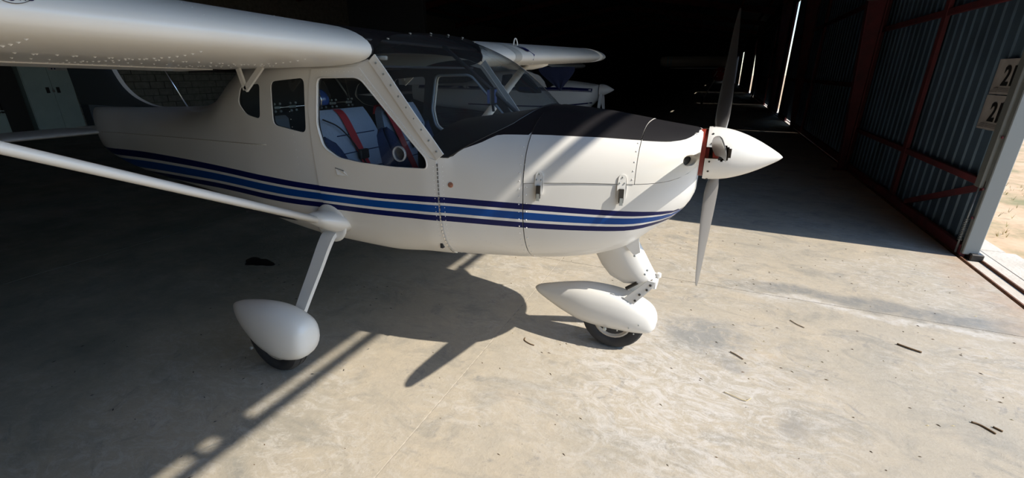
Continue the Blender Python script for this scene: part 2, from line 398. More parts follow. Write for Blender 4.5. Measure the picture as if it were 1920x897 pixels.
# opaque weather layer above the sheets
cv.add([(-16.4, -9.4, zroof(-16.4) + .09), (-7, -9.4, 6.09), (2.6, -9.4, zroof(2.6) + .09), (-16.4, 82.2, zroof(-16.4) + .09), (-7, 82.2, 6.09), (2.6, 82.2, zroof(2.6) + .09)], [(0, 1, 4, 3), (1, 2, 5, 4)])
ceiling = struct(cv.build('ceiling', DARKSHEET))
for x in (1.7, .5, -.7, -1.9, -3.1, -4.3, -5.5, -6.7, -9, -11, -13, -15):
    z = zroof(x); MB().box((x - .04, -9.2, z - .16), (x + .04, 82, z - .01)).build('purlin', REDF, ceiling)
for y in (-4, 3.0, 8.9, 15, 21.2, 27.5, 34, 41, 48, 55, 62, 69, 76):
    m = MB()
    for (xa, xb) in ((-16, -7), (-7, 2.0)):
        za, zb = zroof(xa) - .18, zroof(xb) - .18
        m.add([(xa, y - .08, za), (xa, y + .08, za), (xb, y + .08, zb), (xb, y - .08, zb), (xa, y - .08, za - .28), (xa, y + .08, za - .28), (xb, y + .08, zb - .28), (xb, y - .08, zb - .28)],
              [(0, 1, 2, 3), (4, 7, 6, 5), (0, 3, 7, 4), (1, 5, 6, 2)])
    m.build('rafter', REDF, ceiling)

# wall above the doorway (header): solid sheet, and the lower door-guide rail hung under it so that slots of light stay open
hd = MB(); hd.box((2.185, -9.2, 4.015), (2.20, 82, 4.75)); wall_front = struct(hd.build('wall_front', DARKSHEET))
MB().box((2.185, -9.2, 3.885), (2.205, 82, 3.955)).build('guide_rail', STEEL, wall_front)
slots = [(-3.2, -1.2), (-1.15, .60), (.655, .715), (.875, 3.05), (3.10, 4.6)]
prev = -9.2
for a, b in slots + [(82, 82)]:
    MB().box((2.18, prev, 3.94), (2.21, a, 4.03)).build('rail_bracket', STEEL, wall_front); prev = b
MB().box((2.14, -9.2, -.1), (2.26, -2.5, 4.02)).build('side_sheet', DARKSHEET, wall_front)

# --- door leaf with the two papers (stands open at the right of the doorway)
def corrugated(y0, y1, z0, z1, x=2.20, pitch=.176, h=.014, rib=.014):
    P = []; y = y0
    while y < y1 - 1e-6:
        for dy, dx in ((0, 0), (pitch - rib - .024, 0), (pitch - rib - .012, -h), (pitch - .012, -h), (pitch, 0)):
            yy = min(y + dy, y1); P.append((x + dx, yy))
        y += pitch
    n = len(P); v = [(p[0], p[1], z0) for p in P] + [(p[0], p[1], z1) for p in P] + [(p[0] + .004, p[1], z0) for p in P] + [(p[0] + .004, p[1], z1) for p in P]
    f = [(i, i + 1, n + i + 1, n + i) for i in range(n - 1)] + [(2 * n + i, 3 * n + i, 3 * n + i + 1, 2 * n + i + 1) for i in range(n - 1)]
    m = MB(); m.v = v; m.f = f; m.m = [0] * len(f); return m
door1 = bpy.data.objects.new('door_1', None); COL.objects.link(door1); door1.location = (2.17, 4.85, 0); ORG['door_1'] = Vector((2.17, 4.85, 0)); struct(door1)
yy = 4.88
for k in range(5):
    y1 = min(yy + .88, 9.2); corrugated(yy, y1, -.02, 3.86).build('corrugated_sheet', SHEET, door1); yy = y1 - .0
# galvanised end post: a C channel, weathered, splashed with red paint
def poststeel():
    m = mat('splashed_galvanised_steel', (.25, .27, .265), .5, .25); nt = m.node_tree; b = nt.nodes['Principled BSDF']; L = nt.links.new
    tc = nt.nodes.new('ShaderNodeTexCoord'); n = nt.nodes.new('ShaderNodeTexNoise'); n.inputs['Scale'].default_value = 5.5; n.inputs['Detail'].default_value = 2
    r = nt.nodes.new('ShaderNodeValToRGB'); e = r.color_ramp.elements; e[0].position = .655; e[0].color = (.25, .27, .265, 1); e[1].position = .67; e[1].color = (.42, .10, .08, 1)
    L(tc.outputs['Object'], n.inputs['Vector']); L(n.outputs[0], r.inputs[0]); L(r.outputs[0], b.inputs['Base Color']); return m
POST = poststeel()
MB().bbox((2.125, 4.84, .03), (2.235, 4.90, 3.88), .006).build('end_post', POST, door1)
MB().bbox((2.10, 4.895, .60), (2.20, 4.99, 3.88), .006).build('post_flange', POST, door1)
for (z, h) in ((.635, .06), (2.11, .07), (3.72, .10), (.035, .12)):
    MB().bbox((2.125, 4.88, z - h / 2), (2.165, 9.15, z + h / 2), .004).build('frame_rail', REDF, door1)
for y in (6.80, 9.05):
    MB().bbox((2.12, y - .05, .1), (2.16, y + .05, 3.7), .004).build('frame_upright', REDF, door1)
def bar(p, q, w, t, mi=0, m=None, up=(1, 0, 0)):
    p, q = Vector(p), Vector(q); d = (q - p).normalized(); n = Vector(up); a = d.cross(n).normalized(); n = a.cross(d).normalized(); m = m or MB()
    R = [[c + a * (w / 2) * i + n * (t / 2) * j for i, j in ((-1, -1), (1, -1), (1, 1), (-1, 1))] for c in (p, q)]
    return m.rings(R, mi=mi)
bar((2.14, 4.95, .60), (2.14, 6.35, .12), .055, .03).build('brace', REDF, door1)
# coil spring and floor latch by the post
sp = [(2.108 + .016 * math.cos(t), 4.915 + .016 * math.sin(t), .13 + .20 * t / (2 * PI * 13)) for t in np.linspace(0, 2 * PI * 13, 150)]
MB().tube(sp, .0035, 5).build('coil_spring', STEEL, door1, smooth=True)
MB().tube([(2.108, 4.915, .02), (2.108, 4.915, .6)], .008, 8).build('latch_bar', STEEL, door1, smooth=True)
MB().bbox((2.17, 4.80, -.01), (2.26, 4.93, .05), .008).build('roller_shoe', DARKMETAL, door1)
for z in (.60, 1.02, .35):
    MB().lathe((2.12, 4.87, z), (-1, 0, 0), [(0, .012), (.008, .012), (.010, .006)], 8).build('bolt', REDF, door1)

# papers with the number, on the inside of the leaf
RT = Matrix(((0, 0, -1), (-1, 0, 0), (0, 1, 0)))   # text x -> -Y, y -> +Z, facing -X
def paper(z0, z1, lab, sk):
    p = thing('number_paper', lab, 'sign', (2.16, 5.24, z0), 'papers with the number on the door')
    v, f = [], []; n = 24
    for i in range(n + 1):
        y = 5.04 + i * .385 / n; x = 2.168 - .007 * (1 - math.cos((y - 4.97) / .176 * 2 * PI)) * .5
        v += [(x, y + sk, z0), (x, y + sk, z1), (x + .0015, y + sk, z0), (x + .0015, y + sk, z1)]
    for i in range(n):
        a = i * 4; f += [(a, a + 1, a + 5, a + 4), (a + 2, a + 6, a + 7, a + 3)]
    obj('sheet_of_paper', v, f, PAPER, p, smooth=True)
    def txt(s, y, z, size, m, name='digits', off=.0):
        c = bpy.data.curves.new('lettering', 'FONT'); c.body = s; c.size = size; c.extrude = .0012; c.offset = off; c.space_character = .98
        tmp = bpy.data.objects.new('lettering', c); COL.objects.link(tmp); dg = bpy.context.evaluated_depsgraph_get(); dg.update(); me = bpy.data.meshes.new_from_object(tmp.evaluated_get(dg)); bpy.data.objects.remove(tmp)
        me.materials.clear(); me.materials.append(m); o = bpy.data.objects.new(name, me); COL.objects.link(o); o.parent = p
        o.matrix_local = Matrix.Translation(Vector((2.158, y + sk, z)) - ORG[p.name]) @ RT.to_4x4(); return o
    t = txt('21', 5.285, z0 + .075, .215, INK, off=.006)
    t.scale = (.92, 1.0, 1)
    for k in range(3):
        MB().box((2.156, 5.30 + sk, z0 + .018 + k * .014), (2.158, 5.41 + sk - .02 * k, z0 + .023 + k * .014)).build('printed_line', SMEAR, p)
        MB().box((2.156, 5.11 + sk, z0 + .02 + k * .013), (2.158, 5.28 + sk, z0 + .024 + k * .013)).build('printed_line', SMEAR, p)
    for q in (0, .035):
        MB().box((2.156, 5.065 + sk, z0 + .02 + q), (2.158, 5.082 + sk, z0 + .04 + q)).build('printed_spot', INK, p)
    return p
paper(1.33, 1.61, 'upper of two papers printed with a big black 21 on the door', 0)
paper(1.04, 1.322, 'lower of two papers printed with a big black 21 on the door', .012)

# --- tapered red steel columns that carry the rafters
def column(y, lab):
    c = thing('steel_column', lab, 'column', (1.9, y, 0), 'red steel columns along the doors')
    zt = 4.4
    xl = lambda z: 1.99 - .065 * z
    for (dx0, dx1, nm) in ((0, .018, 'flange'), (None, None, 'flange')):
        v = []
        for z in (0, zt):
            x0 = xl(z) if dx0 is not None else 2.06; v += [(x0, y - .075, z), (x0 + .018, y - .075, z), (x0 + .018, y + .075, z), (x0, y + .075, z)]
        MB().add(v, [(0, 1, 5, 4), (1, 2, 6, 5), (2, 3, 7, 6), (3, 0, 4, 7), (4, 5, 6, 7), (0, 3, 2, 1)]).build(nm, REDF, c)
    v = []
    for z in (0, zt): v += [(xl(z) + .018, y - .006, z), (2.06, y - .006, z), (2.06, y + .006, z), (xl(z) + .018, y + .006, z)]
    MB().add(v, [(0, 1, 5, 4), (2, 3, 7, 6)]).build('web', REDF, c)
    MB().bbox((1.93, y - .11, 0), (2.10, y + .11, .015), .003).build('base_plate', REDF, c)
    return c
column(8.9, 'red tapered steel column at the rear edge of the open door leaf')
column(15, 'first dark red column beyond the open door leaf, near the thin lit slit')
column(21.2, 'dark red column just beyond the widest gap of light between doors')
column(34, 'dark red column between the two tall gaps of light')
jb = thing('junction_box', 'small pale box fixed high on the red steel column', 'box', (1.86, 8.8, 2.5))
MB().bbox((1.80, 8.76, 2.49), (1.95, 8.82, 2.60), .006).build('case', STEEL, jb); MB().bbox((1.81, 8.75, 2.50), (1.94, 8.762, 2.59), .003).build('lid', PALE, jb)

# --- the row of closed leaves beyond: inner leaves on one rail, outer leaves covering their gaps
segs = [(9.2, 14.2), (14.214, 19.75), (20.75, 26.46), (26.485, 31.6), (31.6, 38.6), (41.4, 42.3), (42.34, 52.5), (52.5, 63.3), (67.5, 81.9)]
lift = {(14.214, 19.75): (16.0, 17.7), (20.75, 26.46): (24.4, 26.3), (31.6, 38.6): (34.9, 38.4)}
for n, (a, b) in enumerate(segs):
    d = bpy.data.objects.new('door_%d' % (n + 2), None); COL.objects.link(d); d.location = (2.19, a, 0); ORG[d.name] = Vector((2.19, a, 0)); struct(d)
    lo, hi = lift.get((a, b), (None, None))
    ycur = a
    while ycur < b - .05:
        y1 = min(ycur + 1.76, b); corrugated(ycur, y1, .07, 3.95, x=2.21, pitch=.25).build('corrugated_sheet', SHEET, d); ycur = y1
    if lo is None: MB().box((2.15, a, .0), (2.20, b, .12)).build('bottom_rail', REDF, d)
    else:
        for (p, q) in ((a, lo), (hi, b)): MB().box((2.15, p, .0), (2.20, q, .12)).build('bottom_rail', REDF, d)
    for z in (1.3, 2.6, 3.85): MB().box((2.15, a, z - .04), (2.19, b, z + .04)).build('frame_rail', REDF, d)
    for y in (a + .05, b - .05): MB().box((2.15, y - .04, .1), (2.19, y + .04, 3.9)).build('frame_upright', REDF, d)
for k, (a, b) in enumerate(((18.6, 21.35), (37.6, 42.0), (62, 68.2))):
    corrugated(a, b, .0, 4.05, x=2.42, pitch=.25).build('door_%d' % (k + 12), SHEET)['kind'] = 'structure'
# lower part of the slit between the first two leaves is closed by a dark strip above 2.6 m
MB().box((2.19, 14.16, 2.45), (2.24, 14.26, 3.95)).build('cover_strip', REDF, bpy.data.objects['door_2'])
MB().box((2.19, 14.16, .95), (2.24, 14.26, 1.0)).build('cover_strip', REDF, bpy.data.objects['door_2'])

# --- things along the back wall
def cabinet(y0, y1, h, lab, x=-15.55, name='metal_cabinet'):
    c = thing(name, lab, 'cabinet', (x - .2, (y0 + y1) / 2, 0))
    MB().bbox((x - .42, y0, .0), (x - .02, y1, h), .006).build('body', CABM, c)
    ym = (y0 + y1) / 2 + .04
    for (a, b, s) in ((y0 + .012, ym - .004, 1), (ym + .004, y1 - .012, -1)):
        d = MB().bbox((x - .02, a, .05), (x, b, h - .02), .004).build('door', CABM, c)
        yh = (b - .10) if s == 1 else (a + .10)
        MB().bbox((x - .001, yh - .035, 1.02), (x + .006, yh + .035, 1.16), .003).build('handle', BLACK, d)
    MB().tube([(x + .012, ym - .015, 1.09), (x + .014, ym - .015, 1.13), (x + .014, ym + .015, 1.13), (x + .012, ym + .015, 1.09)], .004, 6).bbox((x + .003, ym - .025, 1.04), (x + .022, ym + .025, 1.09), .004).build('padlock', CHROME, c)
    return c, ym
cb, ym = cabinet(5.77, 6.74, 1.95, 'tall grey-green two-door metal cabinet with padlock by the back wall')
lb = thing('paper_notice', 'small white notice with blue marks on the top of the cabinet door', 'sign', (-15.545, 6.6, 1.58))
MB().box((-15.549, ym + .03, 1.56), (-15.545, 6.73, 1.72)).build('sheet_of_paper', PAPER, lb)
for y in (ym + .11, ym + .17): MB().lathe((-15.545, y, 1.60), (1, 0, 0), [(0, .018), (.001, .018)], 10).build('printed_spot', NAVY, lb)
# dark tall board leaning left of the cabinet
bd = MB().bbox((-15.8, 5.30, 0), (-15.72, 5.74, 2.1), .004).build('dark_board', BLACK); tag(bd, 'tall black board standing left of the grey-green cabinet', 'board')
# low locker at far left
lk = thing('low_locker', 'pale low metal locker at the far left by the block wall', 'cabinet', (-15.4, 4.95, 0))
MB().bbox((-15.7, 4.6, 0), (-15.2, 5.15, .62), .01).build('body', CABM, lk); MB().bbox((-15.2, 4.63, .04), (-15.18, 5.12, .59), .004).build('door', CABM, lk)
sv = thing('storage_jars_shelf', 'shelf bracketed to the block wall at the far left edge', 'shelf', (-15.8, 5.1, .66))
MB().bbox((-16.0, 4.5, .63), (-15.6, 5.28, .66), .004).build('board', CABM, sv)
for y in (4.7, 5.2): MB().bbox((-16, y, .45), (-15.96, y + .03, .63), .003).build('bracket', DARKMETAL, sv)
for k, y in enumerate((4.75, 4.95, 5.15)):
    j = thing('plastic_canister', ['leftmost', 'middle', 'rightmost'][k] + ' of three cloudy plastic canisters on the wall shelf', 'canister', (-15.8, y, .66), 'canisters on the wall shelf')
    MB().lathe((-15.8, y, .66), (0, 0, 1), [(0, .075), (.13, .08), (.16, .06), (.175, .03)], 16).build('body', WHITE2, j, smooth=True)
    MB().lathe((-15.8, y, .835), (0, 0, 1), [(0, .03), (.025, .03)], 12).build('cap', NAVY, j)
# tall dark partition right of the cabinet
struct(MB().bbox((-16, 6.95, 0), (-15.6, 7.9, 4.5), .01).build('trim_4', DARKSHEET))
struct(MB().bbox((-16, 17.8, 0), (-11.9, 18.0, 5.0), .01).build('trim_5', DARKSHEET))

# ================================================================== THE AIRCRAFT
def nrm(X, t, side):
    e = 1e-3
    a = spt(min(X + e, -.0355), t, side) - spt(X - e, t, side); b = spt(X, min(t + e, 1), side) - spt(X, max(t - e, -1), side)
    n = np.cross(a, b); l = np.linalg.norm(n)
    if l < 1e-12: return np.array([0, 0, 1. if t > 0 else -1.])
    n /= l
    c = np.array([0, YC, sec(X)[1]]); p = spt(X, t, side)
    if n[1] * (p[1] - YC) + n[2] * (p[2] - c[2]) < 0: n = -n
    return n
def sp(X, t, side, off=0.):
    p = spt(X, t, side)
    return p + nrm(X, t, side) * off if off else p
KT = .55
def inpoly(x, y, P):
    c = False; n = len(P); j = n - 1
    for i in range(n):
        xi, yi = P[i]; xj, yj = P[j]
        if (yi > y) != (yj > y) and x < (xj - xi) * (y - yi) / (yj - yi) + xi: c = not c
        j = i
    return c
def dense(P, closed=True, step=.03):
    out = []; n = len(P)
    for i in range(n if closed else n - 1):
        a, b = np.array(P[i], float), np.array(P[(i + 1) % n], float); k = max(1, int(np.linalg.norm(b - a) / step))
        out += [tuple(a + (b - a) * j / k) for j in range(k)]
    if not closed: out.append(tuple(P[-1]))
    return out
def xz(P, closed=True, step=.03):
    """points given as (X, z) on the side of the body -> (X, t) parameters; ('t', X, t) passes through"""
    Q = [(p[1], p[2] * KT) if p[0] == 't' else (p[0], tz(p[0], p[1]) * KT) for p in densemix(P, closed, step)]
    return Q
def densemix(P, closed, step):
    out = []; n = len(P)
    for i in range(n if closed else n - 1):
        a, b = P[i], P[(i + 1) % n]
        if a[0] == 't' and b[0] == 't':
            k = max(1, int(math.hypot(b[1] - a[1], (b[2] - a[2]) * KT) / step))
            out += [('t', a[1] + (b[1] - a[1]) * j / k, a[2] + (b[2] - a[2]) * j / k) for j in range(k)]
        elif a[0] != 't' and b[0] != 't':
            k = max(1, int(math.hypot(b[0] - a[0], b[1] - a[1]) / step))
            out += [(a[0] + (b[0] - a[0]) * j / k, a[1] + (b[1] - a[1]) * j / k) for j in range(k)]
        else:
            aa = a if a[0] == 't' else ('t', a[0], tz(*a)); bb = b if b[0] == 't' else ('t', b[0], tz(*b))
            k = max(1, int(math.hypot(bb[1] - aa[1], (bb[2] - aa[2]) * KT) / step))
            out += [('t', aa[1] + (bb[1] - aa[1]) * j / k, aa[2] + (bb[2] - aa[2]) * j / k) for j in range(k)]
    if not closed: out.append(P[-1])
    return out
def rnd(P, r=.03, n=4):
    """round the corners of a polygon"""
    out = []; m = len(P)
    for i in range(m):
        a, b, c = np.array(P[i - 1], float), np.array(P[i], float), np.array(P[(i + 1) % m], float)
        d1, d2 = a - b, c - b; l1, l2 = np.linalg.norm(d1), np.linalg.norm(d2); q = min(r, l1 * .45, l2 * .45)
        p, s = b + d1 / l1 * q, b + d2 / l2 * q
        for k in range(n + 1):
            t = k / n; out.append(tuple((1 - t) ** 2 * p + 2 * t * (1 - t) * b + t * t * s))
    return out
def patch(name, outer, mats, parent, holes=(), lines=(), cls=None, off=0., sides=(-1, 1), dx=.045, dt=.05, rim=0., flip=False):
    """skin panel lying on the body surface: outer/holes/lines are polygons in (X,t*KT); cls(X,z)->material index"""
    pts = []; edges = []
    def addloop(P, closed):
        s = len(pts); pts.extend(P); k = len(P)
        for i in range(k if closed else k - 1): edges.append((s + i, s + (i + 1) % k))
    addloop(outer, True)
    for h in holes: addloop(h, True)
    for l in lines: addloop(l, False)
    xa, xb = min(p[0] for p in outer), max(p[0] for p in outer); ya, yb = min(p[1] for p in outer), max(p[1] for p in outer)
    x = xa + dx * .5
    arr = np.array(pts)
    while x < xb:
        y = ya + dt * KT * .5
        while y < yb:
            if inpoly(x, y, outer) and not any(inpoly(x, y, h) for h in holes):
                if np.min(np.hypot(arr[:, 0] - x, arr[:, 1] - y)) > .011: pts.append((x, y))
            y += dt * KT
        x += dx
    r = delaunay_2d_cdt([Vector(p) for p in pts], edges, [], 0, 1e-6)
    V2, F2 = r[0], r[2]; F = []; mi = []
    for f in F2:
        cx = sum(V2[i][0] for i in f) / len(f); cy = sum(V2[i][1] for i in f) / len(f)
        if inpoly(cx, cy, outer) and not any(inpoly(cx, cy, h) for h in holes):
            F.append(f)
            if cls:
                z = spt(cx, max(-1, min(1, cy / KT)))[2]; mi.append(cls(cx, z))
            else: mi.append(0)
    verts, faces, nn, mm = [], [], [], []
    for side in sides:
        b = len(verts)
        for v in V2:
            t = max(-1, min(1, v[1] / KT)); X = min(v[0], -.0352); verts.append(sp(X, t, side, off)); n = nrm(X, t, side); nn.append(-n if flip else n)
        fl = []
        for f, m_ in zip(F, mi):
            q = [i + b for i in f]; a_ = np.cross(verts[q[1]] - verts[q[0]], verts[q[2]] - verts[q[0]])
            if np.dot(a_, nn[q[0]]) < 0: q = q[::-1]
            fl.append(q); faces.append(q); mm.append(m_)
        if rim:
            cnt = {}
            for f in fl:
                for i in range(len(f)):
                    e = (f[i], f[(i + 1) % len(f)]); cnt[tuple(sorted(e))] = cnt.get(tuple(sorted(e)), 0) + 1; cnt.setdefault(('d',) + tuple(sorted(e)), e)
            for k, c in list(cnt.items()):
                if k[0] == 'd' or c != 1: continue
                e = cnt[('d',) + k]; p0, p1 = verts[e[0]], verts[e[1]]; n0, n1 = nn[e[0]], nn[e[1]]
                i0 = len(verts); verts += [p0, p1, p0 - n0 * rim, p1 - n1 * rim]
                en = np.cross(p1 - p0, n0); l = np.linalg.norm(en); en = en / l if l > 1e-9 else n0
                nn += [en] * 4; faces.append([i0 + 1, i0, i0 + 2, i0 + 3]); mm.append(0)
    # drop unused vertices
    used = sorted({i for f in faces for i in f}); mp = {o: n for n, o in enumerate(used)}
    return obj(name, [verts[i] for i in used], [tuple(mp[i] for i in f) for f in faces], mats, parent, True, mm, [nn[i] for i in used])

def curve(P):
    P = sorted(P); f = _pchip(np.array([p[0] for p in P]), np.array([p[1] for p in P])); return f
S_TOP = curve([(-5.1, .87), (-4.8, .885), (-3.9, .921), (-2.9, .932), (-2.38, .930), (-1.94, .927), (-1.54, .930), (-1.14, .944), (-.72, .942), (-.35, .934), (-.24, .930), (-.137, .922), (-.035, .900)])
S_BOT = curve([(-5.1, .62), (-4.45, .66), (-3.6, .72), (-2.87, .765), (-2.27, .782), (-1.89, .80), (-1.565, .808), (-1.15, .822), (-.72, .824), (-.46, .829), (-.28, .832), (-.18, .842), (-.10, .862), (-.035, .888)])
BLK = curve([(-1.20, 1.12), (-1.154, 1.132), (-1.057, 1.166), (-.965, 1.200), (-.881, 1.236), (-.76, 1.238), (-.5, 1.236), (-.279, 1.226), (-.172, 1.222), (-.11, 1.228), (-.07, 1.243), (-.045, 1.26), (-.035, 1.27)])
SF = [0, .24, .345, .65, .765, 1.0]
def stripe(X, z):
    a, b = S_TOP(X), S_BOT(X); r = (a - z) / (a - b)
    if r < 0 or r > 1: return 0
    return 1 if r < .24 else 0 if r < .345 else 2 if r < .65 else 0 if r < .765 else 1
def cls_body(X, z):
    if X > -1.16 and z > BLK(X): return 3
    return stripe(X, z)
PM = [PAINT, NAVY, BLUE, ANTIGLARE]
def stripe_lines(x0, x1):
    L_ = []
    for s in SF:
        P = []
        for x in np.linspace(x0, x1, max(4, int((x1 - x0) / .035))):
            z = S_TOP(x) + (S_BOT(x) - S_TOP(x)) * s; zb = sec(x)[0]
            if z > zb + .002: P.append((x, tz(x, z) * KT))
        if len(P) > 1: L_.append(P)
    return L_

AC = thing('light_aircraft', 'white high-wing light aircraft with blue side stripes, black top cowling and white spinner', 'aircraft', (-1.5, YC, 0))
WIN_D = rnd([(-1.815, 1.478), (-1.57, 1.481), (-1.535, 1.467), (-1.205, 1.125), (-1.203, 1.076), (-1.393, 1.069), (-1.60, 1.075), (-1.745, 1.09), (-1.838, 1.14), (-1.862, 1.25)], .03)
WIN_1 = rnd([(-2.171, 1.458), (-1.91, 1.478), (-1.955, 1.202), (-2.21, 1.234)], .035)
WIN_2 = rnd([(-2.47, 1.43), (-2.272, 1.447), (-2.322, 1.258), (-2.45, 1.277), (-2.52, 1.34)], .03)
xs_ = -.7455
# windscreen base curve (distance from centre, X, z)
WB = [(.0, -.790, 0), (.10, -.792, 0), (.20, -.800, 0), (.28, -.818, 0), (.36, -.855, 0), (.43, -.935, 0), (.49, -1.03, 0), (.527, -1.105, 0), (.541, -1.140, 0)]
def base_t(d, X):   # t where the half width equals d above the widest line
    lo, hi = 0., 1.
    for _ in range(40):
        m_ = (lo + hi) / 2
        if abs(spt(X, m_)[1] - YC) > d: lo = m_
        else: hi = m_
    return lo
wb_xt = []
for d_, X_, _ in WB:
    t_ = 1. if d_ == 0 else base_t(min(d_, sec(X_)[3] - .001), X_)
    wb_xt.append((X_, t_))
if wb_xt[-1][1] > tz(-1.14, 1.135): wb_xt[-1] = (-1.14, tz(-1.14, 1.135))
# main body skin
outer = [('t', -5.05, -1), ('t', xs_, -1), ('t', xs_, 1)] + [('t', x, t) for x, t in wb_xt] + [(-1.150, 1.150), (-1.46, 1.545), ('t', -1.50, tz(-1.5, 1.56)), ('t', -2.74, tz(-2.74, 1.515)), ('t', -2.76, 1), ('t', -5.05, 1)]
outer = xz(outer, True, .035)
body = patch('fuselage', outer, PM, AC, holes=[xz(WIN_D), xz(WIN_1), xz(WIN_2)], lines=stripe_lines(-5.0, xs_ + .004) + [xz([(x, BLK(x)) for x in np.linspace(-1.13, xs_ - .01, 14)], False)], cls=cls_body, rim=.004)
# dark inner lining with the same windows
lin = xz([(-2.74, .62), (-1.16, .62), (-1.16, 1.14), (-1.47, 1.53), (-1.56, 1.55), (-2.70, 1.50)], True, .05)
patch('cabin_lining', lin, DARKIN, AC, holes=[xz(WIN_D), xz(WIN_1), xz(WIN_2)], off=-.014, dx=.08, dt=.1)
# window panes
patch('door_window', xz(WIN_D, True, .04), GLASS, AC, off=-.004, sides=(-1,), dx=.12, dt=.2)
patch('side_window', xz(WIN_1, True, .04), GLASS, AC, off=-.004, sides=(-1,), dx=.12, dt=.2)
patch('rear_quarter_window', xz(WIN_2, True, .04), GLASS, AC, off=-.004, sides=(-1,), dx=.12, dt=.2)
for W, nm in ((WIN_D, 'door_window'), (WIN_1, 'side_window'), (WIN_2, 'rear_quarter_window')):
    patch(nm, xz(W, True, .04), GLASS, AC, off=-.004, sides=(1,), dx=.12, dt=.2)
# doors, standing a little proud of the skin
def shrink(P, s, c=None):
    c = c or (sum(p[0] for p in P) / len(P), sum(p[1] for p in P) / len(P)); return [(c[0] + (p[0] - c[0]) * s, c[1] + (p[1] - c[1]) * s) for p in P]
DOORP = [(-1.157, .60), (-1.157, 1.118), (-1.19, 1.128), (-1.545, 1.522), (-1.56, 1.527), (-1.85, 1.518), (-1.875, 1.45), (-1.905, 1.34), (-1.918, 1.15), (-1.915, .95), (-1.90, .75), (-1.88, .60)]
for sd in (-1, 1):
    dr = patch('door', xz(DOORP, True, .04), PM, AC, holes=[xz(shrink(WIN_D, 1.0))], lines=stripe_lines(-1.93, -1.13), cls=cls_body, off=.0045, sides=(sd,), rim=.012)
    # pale rubber bead round the window
    ring = [sp(x, t / KT, sd, .005) for x, t in xz(WIN_D, True, .03)]
    MB().tube(ring + ring[:1], .0035, 6, cap=False).build('window_seal', [PAINT], dr, smooth=True)
    if sd == 1:
        ring = [sp(x, t / KT, sd, -.02) for x, t in xz(shrink(WIN_D, 1.03), True, .03)]
        MB().tube(ring + ring[:1], .009, 6, cap=False).build('inner_window_frame', [mat('grey_inner_frame', (.30, .33, .36), .5)], dr, smooth=True)
    if sd == -1:
        # flush handle
        v = [sp(x, tz(x, z), sd, o) for x, z, o in ((-1.772, 1.035, .005), (-1.712, 1.022, .005), (-1.690, .998, .005), (-1.752, 1.004, .005))]
        v2 = [sp(x, tz(x, z), sd, o) for x, z, o in ((-1.772, 1.035, .006), (-1.712, 1.022, .014), (-1.690, .998, .006), (-1.752, 1.004, .018))]
        obj('door_handle', v + v2, [(0, 1, 2, 3), (4, 7, 6, 5), (0, 4, 5, 1), (1, 5, 6, 2), (2, 6, 7, 3), (3, 7, 4, 0)], PAINT, dr)
        c = sp(-1.742, tz(-1.742, 1.024), sd, .012); n = nrm(-1.742, tz(-1.742, 1.024), sd)
        obj('handle_recess', [sp(x, tz(x, z), sd, .0062) for x, z in ((-1.775, 1.038), (-1.715, 1.026), (-1.717, 1.018), (-1.772, 1.029))], [(0, 1, 2, 3)], BLACK, dr)
        # round scoop in the door window
        c = Vector(sp(-1.352, tz(-1.352, 1.138), -1, .004)); n = Vector(nrm(-1.352, tz(-1.352, 1.138), -1))
        MB().lathe(c, n, [(-.004, .037), (.008, .037), (.010, .034), (.008, .031), (-.004, .031), (-.004, .037)], 32).build('vent_ring', glass('clear_vent', (.85, .85, .85), .1, .3), dr, smooth=True)
        MB().lathe(c - n * .012, n, [(0, .001), (.001, .024), (.003, .026)], 24).build('vent_flap', BLACK, dr)
# pillar strip with screws beside the windscreen
PIL = [(-1.142, 1.122), (-1.108, 1.150), (-1.44, 1.572), (-1.50, 1.560), (-1.178, 1.145)]
def pillar(sd):
    a, b = np.array((-1.128, 1.138)), np.array((-1.462, 1.566)); d = (b - a) / np.linalg.norm(b - a); n2 = np.array((-d[1], d[0])); R = []
    for k in range(15):
        p = a + (b - a) * k / 14; q = []
        for w_, o in ((-.022, .002), (-.022, .008), (0, .009), (.024, .008), (.024, .002)):
            x, z = p + n2 * w_; q.append(np.array([x, YC + sd * (max(abs(yz(x, min(z, 1.5)) - YC), .543) + .001 + o), z]))
        R.append(q)
    p = MB().rings(R).build('windscreen_pillar', PAINT, AC)
    for k in range(9):
        c = a + (b - a) * (k + .5) / 9; MB().lathe((c[0] + .004, YC + sd * .556, c[1]), (0, sd, 0), [(0, .005), (.003, .005), (.0045, .002)], 8).build('screw', STEEL, p)
for sd in (-1, 1): pillar(sd)

# windscreen: bubble from the base curve to the roof
TOPC = [(0, -1.40, 1.692), (.12, -1.402, 1.690), (.25, -1.41, 1.685), (.36, -1.42, 1.676), (.43, -1.43, 1.664), (.49, -1.445, 1.64), (.52, -1.455, 1.61), (.541, -1.465, 1.568)]
def interp(T, d): return [float(np.interp(d, [p[0] for p in T], [p[k] for p in T])) for k in (1, 2)]
WBX = [(d_, *sp(x, t, 1)[[0, 2]]) for (d_, _, _), (x, t) in zip(WB, wb_xt)]
def ws(u, v, e=0.):
    dB = min(abs(u), 1) * .541; xb, zb_ = interp(WBX, dB); xt, zt_ = interp(TOPC, dB); s = 1 if u >= 0 else -1
    b = math.sin(PI * v) * (1 - abs(u) ** 3)
    return np.array([xb + (xt - xb) * v + .035 * b + e * .7, YC + s * dB, zb_ + (zt_ - zb_) * v + .045 * b + e * .7])
NU, NV = 40, 14
us = [math.sin(PI / 2 * (2 * i / NU - 1)) for i in range(NU + 1)]
v = [ws(u, j / NV) for u in us for j in range(NV + 1)]
